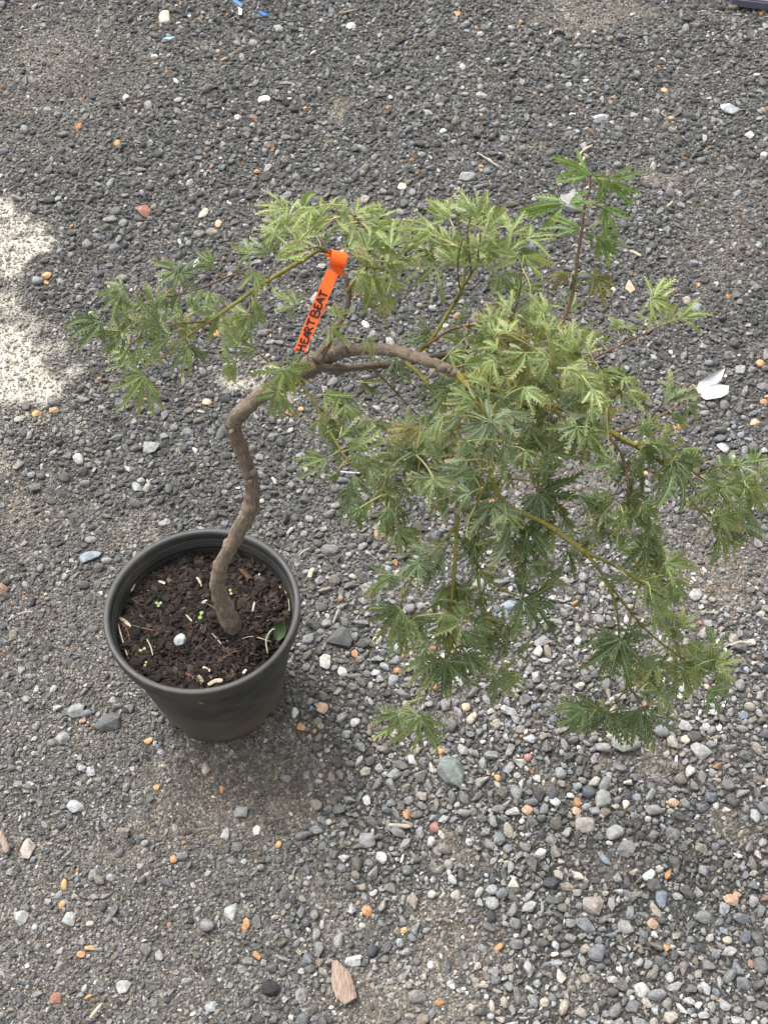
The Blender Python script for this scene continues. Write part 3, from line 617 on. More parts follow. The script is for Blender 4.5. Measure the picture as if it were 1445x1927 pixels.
# ------------------------------------------------------------------ tubes
def catmull(pts, sub):
    pts = [np.array(p, float) for p in pts]; out = []
    P_ = [2 * pts[0] - pts[1]] + pts + [2 * pts[-1] - pts[-2]]
    for i in range(1, len(P_) - 2):
        p0, p1, p2, p3 = P_[i - 1:i + 3]
        for s in range(sub):
            u_ = s / sub
            out.append(0.5 * ((2 * p1) + (-p0 + p2) * u_ + (2 * p0 - 5 * p1 + 4 * p2 - p3) * u_ ** 2 + (-p0 + 3 * p1 - 3 * p2 + p3) * u_ ** 3))
    out.append(pts[-1]); return np.array(out)
def tube(pts, rads, sides, bumpy=0.0, seed=0):
    vs, fs, uv = [], [], []; r_ = np.random.default_rng(seed); n = len(pts)
    tg = np.gradient(pts, axis=0); tg /= np.linalg.norm(tg, axis=1)[:, None] + 1e-12
    up = np.array([0, 0, 1.0]) if abs(tg[0][2]) < .9 else np.array([0, 1.0, 0]); nrm = np.cross(tg[0], up); nrm /= np.linalg.norm(nrm); ln = 0
    ph = r_.uniform(0, 6, 6)
    for i in range(n):
        nrm = nrm - tg[i] * nrm.dot(tg[i]); nrm /= np.linalg.norm(nrm); bn = np.cross(tg[i], nrm)
        if i: ln += np.linalg.norm(pts[i] - pts[i - 1])
        for s in range(sides):
            a = 2 * math.pi * s / sides; k_ = 1 + bumpy * (math.sin(2 * a + ph[0] + ln * 40) * .5 + math.sin(3 * a + ph[1] - ln * 95) * .35 + math.sin(ln * 160 + ph[2] + a) * .35 + math.sin(ln * 310 + ph[3] + 2 * a) * .25)
            vs.append(tuple(pts[i] + (nrm * math.cos(a) + bn * math.sin(a)) * rads[i] * k_)); uv.append((s / sides, ln))
    for i in range(n - 1):
        for s in range(sides):
            fs.append((i * sides + s, i * sides + (s + 1) % sides, (i + 1) * sides + (s + 1) % sides, (i + 1) * sides + s))
    fs.append(tuple(range(sides))[::-1]); fs.append(tuple((n - 1) * sides + s for s in range(sides)))
    return vs, fs, uv
class MB:
    def __init__(s): s.v, s.f, s.uv, s.mi = [], [], [], []
    def add(s, v, f, uv=None, mi=0):
        n = len(s.v); s.v += [tuple(x) for x in v]; s.f += [tuple(i + n for i in q) for q in f]; s.uv += uv if uv else [(0, 0)] * len(v); s.mi += [mi] * len(f)
    def build(s, name, mats, parent=None, off=Vector((0, 0, 0))):
        return mesh_obj(name, [(x[0] - off[0], x[1] - off[1], x[2] - off[2]) for x in s.v], s.f, mats, parent, s.uv, True, s.mi)

# ------------------------------------------------------------------ tree materials
def bark_mat(name, c0, c1, c2, moss, sc=1.0):
    m, t, b = new_mat(name); tc = N(t, 'ShaderNodeTexCoord')
    mp = N(t, 'ShaderNodeMapping'); mp.inputs['Scale'].default_value = (9, 24, 1); t.links.new(tc.outputs['UV'], mp.inputs[0])
    n1 = noise(t, mp.outputs[0], 3.0 * sc, 5, .7); n2 = noise(t, tc.outputs['Object'], 26, 4, .6); n3 = noise(t, tc.outputs['Object'], 420, 3, .7)
    c = ramp(t, n1, [(0.3, c0), (0.52, c1), (0.72, c2)])
    c = mixc(t, ramp(t, n2, [(0.5, (0, 0, 0)), (0.72, (.65, .65, .65))]), c, moss)
    c = mixc(t, ramp(t, n3, [(0.6, (0, 0, 0)), (0.75, (.5, .5, .5))]), c, tuple(min(1, x * 1.7) for x in c2))
    t.links.new(c, b.inputs['Base Color']); b.inputs['Roughness'].default_value = .85; b.inputs['Specular IOR Level'].default_value = .25
    bump(t, b, mth(t, 'ADD', n1, mth(t, 'MULTIPLY', n3, .5)), 1.0, 0.0022)
    return m
M_bark = bark_mat('maple_bark', (0.085, 0.063, 0.049), (0.195, 0.150, 0.116), (0.33, 0.27, 0.215), (0.145, 0.135, 0.068))
M_green = bark_mat('green_stem', (0.15, 0.14, 0.030), (0.25, 0.23, 0.052), (0.34, 0.31, 0.10), (0.17, 0.125, 0.06))
M_twig = bark_mat('brown_twig', (0.13, 0.075, 0.045), (0.24, 0.145, 0.09), (0.34, 0.24, 0.15), (0.22, 0.19, 0.07))
M_petiole = simple('leaf_stalk', (0.27, 0.26, 0.095), .6, .4, 60, 0.0)
def leaf_mat(name, ca, cb, edge, edge_amt, gloss=.45):
    m, t, b = new_mat(name)
    uv = N(t, 'ShaderNodeUVMap', uv_map='UVMap'); sx = N(t, 'ShaderNodeSeparateXYZ'); t.links.new(uv.outputs[0], sx.inputs[0])
    tc = N(t, 'ShaderNodeTexCoord').outputs['Object']; oi = N(t, 'ShaderNodeObjectInfo')
    at = N(t, 'ShaderNodeAttribute', attribute_name='tone').outputs['Fac']
    rnd = mth(t, 'FRACT', mth(t, 'ADD', oi.outputs['Random'], at))
    n1 = noise(t, tc, 7, 4, .7); n2 = noise(t, tc, 26, 3, .7)
    c = mixc(t, rnd, ca, cb)
    c = mixc(t, ramp(t, n1, [(0.3, (.55, .55, .55)), (.7, (0, 0, 0))]), c, tuple(x * .72 for x in ca))
    # pale midrib
    rib = ramp(t, sx.outputs[0], [(0.03, (.75, .75, .75)), (0.14, (0, 0, 0))])
    c = mixc(t, rib, c, tuple(min(1, x * 1.9 + .03) for x in cb))
    # dry tan margins and tips
    e = mth(t, 'ADD', mth(t, 'MULTIPLY', sx.outputs[0], .75), mth(t, 'MULTIPLY', mth(t, 'POWER', sx.outputs[1], 3.0), .38))
    e = mth(t, 'ADD', e, mth(t, 'MULTIPLY', mth(t, 'SUBTRACT', n2, .5), .5))
    e = mth(t, 'ADD', e, mth(t, 'MULTIPLY', mth(t, 'SUBTRACT', rnd, .5), .25))
    em = ramp(t, e, [(.90 - edge_amt, (0, 0, 0)), (1.16 - edge_amt, (1, 1, 1))])
    c = mixc(t, em, c, ramp(t, n1, [(.4, edge), (.65, tuple(x * y for x, y in zip(edge, (.82, .72, .55))))]))
    t.links.new(c, b.inputs['Base Color']); b.inputs['Roughness'].default_value = gloss; b.inputs['Specular IOR Level'].default_value = .45
    tr = N(t, 'ShaderNodeBsdfTranslucent'); t.links.new(mixc(t, 1.0, c, (1.25, 1.2, .7), 'MULTIPLY'), tr.inputs[0])
    mx = N(t, 'ShaderNodeMixShader'); mx.inputs[0].default_value = .36
    out = t.nodes['Material Output']; t.links.new(b.outputs[0], mx.inputs[1]); t.links.new(tr.outputs[0], mx.inputs[2]); t.links.new(mx.outputs[0], out.inputs[0])
    bump(t, b, n2, .25, .03)
    return m
EDGE = (0.48, 0.41, 0.25)
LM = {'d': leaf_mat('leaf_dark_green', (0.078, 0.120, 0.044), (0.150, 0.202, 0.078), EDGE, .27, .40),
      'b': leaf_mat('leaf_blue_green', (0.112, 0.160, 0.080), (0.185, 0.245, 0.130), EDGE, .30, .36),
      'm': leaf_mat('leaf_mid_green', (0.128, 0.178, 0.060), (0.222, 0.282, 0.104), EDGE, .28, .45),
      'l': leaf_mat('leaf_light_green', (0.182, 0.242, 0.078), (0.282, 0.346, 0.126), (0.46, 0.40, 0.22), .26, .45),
      'f': leaf_mat('leaf_fresh_green', (0.115, 0.190, 0.042), (0.175, 0.262, 0.066), (0.42, 0.36, 0.14), -.08, .42),
      'y': leaf_mat('leaf_scorched', (0.150, 0.160, 0.050), (0.24, 0.22, 0.08), (0.30, 0.15, 0.06), .26, .55)}

# ------------------------------------------------------------------ leaves
def leaf_mesh(seed, slim=1.0, droop=.35, spread=1.0):
    r = random.Random(seed); V, Fc, UVs = [(0, 0, 0)], [], [(0.0, 0.0)]
    sp = spread * r.uniform(.85, 1.12)
    angs = [0, 26, -26, 52, -52, 82, -82]; lens = [1.0, .96, .96, .80, .80, .50, .50]
    if r.random() < .35: angs, lens = angs[:5], lens[:5]
    for a, L in zip(angs, lens):
        a = rad(a * sp + r.uniform(-11, 11)); L = L * r.uniform(.78, 1.18)
        W = L * r.uniform(.060, .092) * slim + 0.008; nt_ = 8 if L > .6 else 5
        dr = droop * r.uniform(.2, 1.5); side = r.uniform(-.22, .22); fold = r.uniform(-.2, .9); tw = r.uniform(-1.2, 1.2); curl = r.uniform(-.15, .45); wav = r.uniform(0, 6)
        ca, sa = math.cos(a), math.sin(a)
        def place(s, w, h):                 # s along the lobe, w across, h above its blade
            x = w + side * s * s * L; z = -dr * s * s * L - curl * max(0, s - .6) * L + h + tw * w * s + .03 * math.sin(7 * s + wav) * L
            y = s * L * (1 - .2 * dr * s)
            return (x * ca + y * sa, -x * sa + y * ca, z)
        ds = .95 / nt_; mids, sides = [], ([], [])
        for i in range(nt_ + 1):
            s = .05 + .95 * i / nt_
            pf = max(.08, math.sin(math.pi * min(1, s ** .9)) ** .75)
            w = W * (.12 + .95 * pf) if s < .99 else 0
            mids.append(len(V)); V.append(place(s, 0, 0)); UVs.append((0, s))
            if i == nt_: break
            for sg, lst in ((1, sides[0]), (-1, sides[1])):
                jw = r.uniform(.65, 1.3) if i else .5
                nw, tw_, bw = w * .42, w * 1.65 * jw, w * .46
                s1 = min(1.0, s + ds * r.uniform(1.1, 1.7)); s2 = min(1, s + ds * .92)
                for (ss, ww, uu) in ((s, nw, .45), (s1, tw_, 1.0), (s2, bw, .5)):
                    V.append(place(ss, sg * ww, fold * ww)); UVs.append((uu, ss))
                lst.append((len(V) - 3, len(V) - 2, len(V) - 1))
        for k_, lst in enumerate(sides):
            for i in range(nt_):
                n0, tp, bk = lst[i]
                tri = [(mids[i], n0, tp), (mids[i], tp, bk), (mids[i], bk, mids[i + 1])]
                if i + 1 < nt_: tri.append((mids[i + 1], bk, lst[i + 1][0]))
                for q in tri: Fc.append(q if k_ else q[::-1])
        Fc.append((0, sides[0][0][0], mids[0])); Fc.append((0, mids[0], sides[1][0][0]))
    me = bpy.data.meshes.new('leaf'); me.from_pydata(V, [], Fc)
    me.polygons.foreach_set('use_smooth', [False] * len(Fc))
    uvl = me.uv_layers.new(name='UVMap'); li = np.empty(len(me.loops), np.int32); me.loops.foreach_get('vertex_index', li)
    uvl.data.foreach_set('uv', np.asarray(UVs, np.float32)[li].ravel())
    return me
LEAF = {}
for key in LM:
    LEAF[key] = []
    for i in range(9):
        me = leaf_mesh(hash((key, 3)) % 1000 * 0 + i * 31 + ord(key), slim=(1.0 if i % 3 else .72) * (.75 if key == 'f' else 1), droop=[.2, .35, .5, .7, .3, .45, .9, .25, .6][i] + (.25 if key == 'f' else 0), spread=[1.05, .9, 1.15, .75, 1, .8, .65, 1.25, .9][i] * (.5 if key == 'f' else 1))
        me.materials.append(LM[key]); LEAF[key].append(me)

# ------------------------------------------------------------------ tree skeleton: (px, py, Y, diameter px)
base3 = at_z(443, 1192, SOIL - 0.012); yb = base3.y
TRUNK = [(447, 1203, yb, 38), (443, 1190, yb, 37), (428, 1155, yb + .002, 34), (413, 1115, yb + .004, 29), (411, 1085, yb + .005, 28), (424, 1047, yb + .006, 28), (450, 1000, yb + .01, 30), (469, 962, yb + .012, 31), (475, 925, yb + .015, 29), (467, 882, yb + .018, 28), (455, 845, yb + .02, 26),
         (440, 808, yb + .02, 27), (446, 785, yb + .02, 29), (475, 757, yb + .02, 28), (518, 727, yb + .02, 32), (560, 704, yb + .02, 36), (593, 683, yb + .02, 41), (615, 671, yb + .02, 33), (640, 662, yb + .015, 27), (690, 656, yb + .01, 22), (740, 660, 0 - .02, 21), (785, 673, -.035, 22), (832, 691, -.045, 20), (862, 706, -.05, 17)]
Y = -0.02
BR = {  # name: (material, start taper handled by diameters, points)
 'limb2': ('bark', [(590, 690, Y, 16), (640, 694, Y + .02, 14), (700, 688, Y + .04, 13), (760, 684, Y + .06, 12), (830, 669, Y + .08, 10), (890, 660, Y + .09, 8)]),
 'up': ('bark', [(596, 680, Y, 22), (618, 642, Y + .02, 15), (645, 595, Y + .04, 13), (656, 560, Y + .05, 11), (651, 525, Y + .06, 9), (640, 504, Y + .07, 8), (622, 478, Y + .09, 6), (600, 442, Y + .11, 5), (582, 412, Y + .13, 4)]),
 'spur': ('twig', [(600, 672, Y + .01, 8), (615, 652, Y, 4), (625, 640, Y, 2)]),
 'leftarm': ('green', [(622, 478, Y + .09, 7), (600, 472, Y + .08, 7), (560, 495, Y + .06, 8), (500, 531, Y + .04, 8), (440, 573, Y + .01, 7), (415, 591, Y, 6), (380, 615, Y - .02, 5), (350, 634, Y - .03, 4)]),
 'lefttwig': ('twig', [(507, 523, Y + .04, 5), (470, 513, Y + .04, 4), (430, 520, Y + .03, 4), (390, 538, Y + .02, 4), (340, 553, Y + .01, 3.5), (290, 558, Y, 3), (240, 548, Y - .01, 2.5)]),
 'lefttwig2': ('twig', [(395, 605, Y - .01, 4), (350, 608, Y - .02, 3.5), (300, 616, Y - .03, 3), (240, 624, Y - .04, 3), (195, 622, Y - .05, 2)]),
 'lefttwig3': ('twig', [(375, 618, Y - .02, 4), (340, 642, Y - .04, 3), (310, 668, Y - .06, 3), (275, 700, Y - .07, 2)]),
 'upR': ('green', [(656, 562, Y + .05, 7), (668, 525, Y + .07, 6), (690, 487, Y + .10, 5), (705, 450, Y + .12, 4), (715, 425, Y + .14, 3)]),
 'upR2': ('green', [(653, 550, Y + .05, 6), (680, 508, Y + .06, 4), (715, 505, Y + .06, 3), (745, 515, Y + .05, 2)]),
 'upL': ('green', [(625, 482, Y + .09, 5), (600, 465, Y + .07, 4), (575, 470, Y + .05, 3), (545, 480, Y + .04, 2)]),
 'upC': ('green', [(640, 504, Y + .07, 5), (650, 465, Y + .11, 4), (648, 430, Y + .14, 3), (640, 400, Y + .16, 2)]),
 'post': ('green', [(770, 686, Y + .06, 9), (790, 660, Y + .07, 9), (812, 638, Y + .08, 8), (842, 590, Y + .11, 8), (866, 548, Y + .13, 7), (874, 505, Y + .15, 6), (868, 460, Y + .17, 6), (862, 412, Y + .19, 4)]),
 'post2': ('green', [(855, 568, Y + .12, 6), (880, 525, Y + .13, 5), (905, 490, Y + .14, 4), (945, 460, Y + .15, 3), (985, 448, Y + .15, 2)]),
 'post3': ('twig', [(800, 652, Y + .07, 6), (845, 622, Y + .09, 5), (890, 612, Y + .10, 4), (940, 600, Y + .11, 3)]),
 'mid4': ('green', [(840, 668, Y + .08, 7), (895, 645, Y + .09, 6), (940, 612, Y + .11, 5), (972, 586, Y + .12, 3)]),
 'top5': ('green', [(868, 470, Y + .17, 5), (840, 455, Y + .17, 4), (810, 480, Y + .15, 3), (780, 500, Y + .13, 2)]),
 'droopmain': ('green', [(858, 703, -.05, 15), (882, 732, -.065, 12), (905, 772, -.08, 12), (920, 806, -.095, 10), (929, 845, -.11, 10), (923, 885, -.125, 9), (935, 925, -.13, 9), (965, 957, -.135, 9), (1018, 981, -.14, 9), (1062, 1011, -.15, 9), (1100, 1040, -.16, 9)]),
 'rightmain': ('green', [(860, 704, -.05, 12), (905, 725, -.05, 11), (960, 742, -.05, 11), (1005, 752, -.05, 11), (1055, 768, -.06, 11), (1112, 793, -.07, 11), (1160, 820, -.08, 11), (1205, 845, -.09, 9), (1240, 868, -.10, 6), (1262, 890, -.10, 4), (1290, 930, -.11, 3.5), (1322, 970, -.12, 4), (1350, 1000, -.12, 3)]),
 'rightend': ('green', [(1240, 866, -.10, 5), (1290, 880, -.09, 4), (1320, 900, -.09, 4), (1352, 916, -.08, 3), (1400, 905, -.08, 3), (1425, 885, -.07, 2)]),
 'rightup': ('twig', [(985, 768, -.03, 6), (1040, 735, -.01, 6), (1080, 700, .01, 7), (1100, 683, .02, 6), (1150, 657, .03, 5), (1200, 634, .04, 4), (1245, 612, .05, 3)]),
 'righttwig': ('twig', [(1150, 816, -.07, 5), (1205, 798, -.06, 5), (1255, 776, -.05, 5), (1288, 752, -.04, 4), (1312, 742, -.03, 2)]),
 'tallshoot': ('twig', [(1010, 750, -.03, 5), (1038, 668, .03, 6), (1053, 622, .07, 7), (1070, 575, .09, 7), (1080, 530, .105, 6), (1087, 480, .12, 6), (1094, 430, .135, 6), (1099, 390, .145, 5), (1108, 362, .15, 4), (1110, 330, .16, 4)]),
 'droop8': ('twig', [(1118, 796, -.07, 5), (1150, 826, -.09, 6), (1174, 870, -.10, 6), (1181, 920, -.12, 5), (1179, 958, -.13, 3)]),
 'low9a': ('green', [(1090, 1032, -.155, 8), (1130, 1052, -.165, 7), (1175, 1075, -.17, 6), (1215, 1102, -.18, 5), (1250, 1125, -.185, 3)]),
 'low9b': ('green', [(1100, 1040, -.16, 7), (1125, 1070, -.17, 6), (1148, 1110, -.18, 6), (1160, 1150, -.19, 5), (1165, 1200, -.20, 5), (1174, 1255, -.21, 5), (1179, 1290, -.215, 5), (1160, 1318, -.22, 3), (1142, 1338, -.22, 3)]),
 'low9c': ('green', [(1125, 1070, -.17, 5), (1165, 1125, -.18, 4), (1205, 1175, -.19, 4), (1250, 1215, -.195, 4), (1300, 1250, -.20, 3), (1340, 1275, -.20, 2)]),
 'low9d': ('twig', [(1179, 1290, -.215, 4), (1195, 1308, -.215, 3), (1208, 1328, -.22, 3)]),
 'down10': ('green', [(812, 733, -.02, 8), (845, 780, -.05, 8), (863, 830, -.08, 8), (862, 900, -.11, 7), (860, 985, -.14, 8), (856, 1060, -.165, 8), (850, 1130, -.185, 7), (848, 1190, -.20, 6), (843, 1232, -.21, 5), (825, 1275, -.22, 3), (800, 1312, -.225, 3)]),
 'yellow13': ('green', [(765, 684, Y + .05, 9), (790, 705, Y + .02, 9), (814, 736, -.02, 9)]),
 'down10b': ('green', [(860, 1005, -.145, 6), (885, 1045, -.155, 6), (915, 1085, -.165, 5), (945, 1110, -.17, 4), (975, 1122, -.175, 3)]),
 'down10c': ('green', [(860, 985, -.14, 6), (825, 1028, -.16, 5), (790, 1062, -.175, 4), (770, 1100, -.185, 4), (752, 1143, -.19, 3)]),
 'down10d': ('green', [(848, 1195, -.20, 4), (862, 1212, -.205, 4), (876, 1230, -.21, 3)]),
 'left11': ('green', [(548, 706, Y, 7), (570, 728, Y - .01, 6), (598, 768, Y - .03, 5), (630, 828, Y - .06, 5), (655, 866, Y - .08, 5), (685, 893, Y - .09, 4), (725, 925, Y - .11, 3), (745, 975, Y - .13, 3)]),
 'left12': ('twig', [(540, 708, Y, 6), (528, 690, Y - .01, 4), (508, 682, Y - .01, 3), (480, 660, Y - .01, 2)]),
 'brown11': ('twig', [(698, 690, Y + .04, 5), (730, 722, Y + .03, 4), (770, 765, Y + .02, 3), (800, 795, Y + .01, 2)]),
 'twig14': ('twig', [(862, 840, -.08, 5), (848, 862, -.09, 4), (836, 880, -.095, 4), (800, 890, -.10, 3), (745, 896, -.11, 2)]),
 'twig15': ('green', [(955, 785, -.05, 5), (975, 825, -.07, 5), (992, 870, -.09, 4), (1003, 905, -.10, 4), (1014, 930, -.11, 3)]),
 'twig16': ('green', [(925, 880, -.12, 5), (905, 930, -.135, 4), (885, 975, -.14, 3), (880, 1010, -.15, 2)]),
 'twig17': ('twig', [(1045, 765, -.06, 5), (1020, 800, -.07, 4), (1005, 840, -.08, 3), (1020, 870, -.09, 2)]),
 'twig18': ('green', [(960, 742, -.05, 6), (985, 700, -.02, 5), (1005, 655, .01, 4), (1020, 610, .05, 3)]),
}
tree = empty('weeping_maple', base3)
tag(tree, 'young weeping maple with crooked bare trunk and drooping cut-leaf branches, growing in the black pot', 'tree')
def wpts(pts):
    P_, Rd = [], []
    for px, py, y, d in pts:
        p = at_y(px, py, y); _, _, w = proj(p); P_.append(tuple(p)); Rd.append(d * w / FPX / 2)
    return P_, Rd
P_, Rd = wpts(TRUNK)
# guard: pushed in so that the base sits in the soil
pr = catmull([(*p, r) for p, r in zip(P_, Rd)], 9)
v, f, uv = tube(pr[:, :3] + rng.normal(0, .0006, (len(pr), 3)), pr[:, 3] * (1 + 0.025 * rng.normal(size=len(pr))), 28, .085, 5)
mb = MB(); mb.add(v, f, uv)
trunk_o = mb.build('trunk', M_bark, tree, base3)
# knots on the trunk
for (px, py, y, s) in ((437, 812, yb + .012, 7), (478, 890, yb + .008, 8), (602, 668, yb + .01, 6), (560, 720, yb + .006, 6), (473, 905, yb + .006, 6)):
    p = at_y(px, py, y); r_ = np.random.default_rng(px); v, f = stone_shape(r_, ICO2, 6, .7, .12); q = s * proj(p)[2] / FPX
    mesh_obj('knot', v * q, f, M_bark, trunk_o, loc=p - base3)
samples = []; branches = {}; bmb = {}
for nm, (mk, pts) in BR.items():
    P_, Rd = wpts(pts); pr = catmull([(*p, r) for p, r in zip(P_, Rd)], 7)
    mb = MB(); v, f, uv = tube(pr[:, :3], np.maximum(pr[:, 3], .0006), 12 if mk == 'bark' else 8, .06, len(nm)); mb.add(v, f, uv)
    # swollen nodes
    for i in range(6, len(pr) - 3, 9):
        tgn = pr[i + 1, :3] - pr[i - 1, :3]; tgn = tgn / np.linalg.norm(tgn)
        q = np.array([pr[i, :3] - tgn * pr[i, 3] * 1.1, pr[i, :3], pr[i, :3] + tgn * pr[i, 3] * 1.1]); v, f, uv = tube(q, [pr[i, 3] * .95, pr[i, 3] * 1.28, pr[i, 3] * .95], 8); mb.add(v, f, uv, 0)
    bmb[nm] = (mb, {'bark': M_bark, 'green': M_green, 'twig': M_twig}[mk])
    for i, s in enumerate(pr):
        if i / len(pr) > (.25 if nm not in ('limb2', 'up', 'yellow13') else .6): a = proj(s[:3]); samples.append((nm, s[0], s[1], s[2], a[0], a[1]))
def side_twig(nm, k_):
    idx = [i for i, q in enumerate(samples) if q[0] == nm]
    if len(idx) < 4: return
    for _ in range(k_):
        i = idx[int(rng.integers(1, len(idx) - 1))]; q = samples[i]; nx_ = samples[min(i + 1, idx[-1])]
        dv = np.array([nx_[4] - q[4], nx_[5] - q[5]]); dv = dv / (np.linalg.norm(dv) + 1e-6); sg = 1 if rng.random() < .5 else -1
        a0 = math.atan2(dv[1], dv[0]) + sg * rng.uniform(.4, 1.0); ln = rng.uniform(55, 125); pts = [(q[4], q[5], q[2], 4.0)]; px, py, y = q[4], q[5], q[2]
        for st in range(3):
            a0 += rng.normal(0, .18); px += math.cos(a0) * ln / 3; py += math.sin(a0) * ln / 3 + (6 if py > 640 else -2) * st; y += rng.normal(-.004, .012); pts.append((px, py, y, 3.4 - st * .7))
        if any(at_y(*p_[:3]).z < .05 for p_ in pts) or any(535 < p_[0] < 668 and 460 < p_[1] < 680 for p_ in pts) or any(p_[0] < 590 and p_[1] > 690 for p_ in pts): continue
        P_, Rd = wpts(pts); pr = catmull([(*p, r) for p, r in zip(P_, Rd)], 4); v, f, uv = tube(pr[:, :3], np.maximum(pr[:, 3], .0005), 6, .05, i); bmb[nm][0].add(v, f, uv)
        for s in pr[3:]: a = proj(s[:3]); samples.append((nm, s[0], s[1], s[2], a[0], a[1]))
        for e in range(int(rng.integers(3, 5))):
            s = pr[int(rng.integers(4, len(pr)))]; a = proj(s[:3]); tw_leaves.append((a[0] + rng.normal(0, 16), a[1] + rng.normal(0, 14) + (6 if py > 640 else -8), s[1] + rng.normal(0, .008), -math.degrees(a0) + rng.normal(0, 42)))
tw_leaves = []
for nm, k_ in (('droopmain', 2), ('rightmain', 5), ('rightend', 2), ('rightup', 3), ('righttwig', 2), ('low9a', 2), ('low9b', 2), ('low9c', 2), ('down10', 3), ('down10b', 1), ('post', 1), ('post2', 2), ('post3', 2), ('mid4', 1), ('upR', 1), ('leftarm', 1), ('lefttwig2', 1), ('twig15', 1), ('droop8', 2), ('left11', 2), ('twig16', 1), ('twig18', 1), ('twig14', 2)): side_twig(nm, k_)
S2 = np.array([s[4:6] for s in samples]); S3 = np.array([s[1:4] for s in samples])

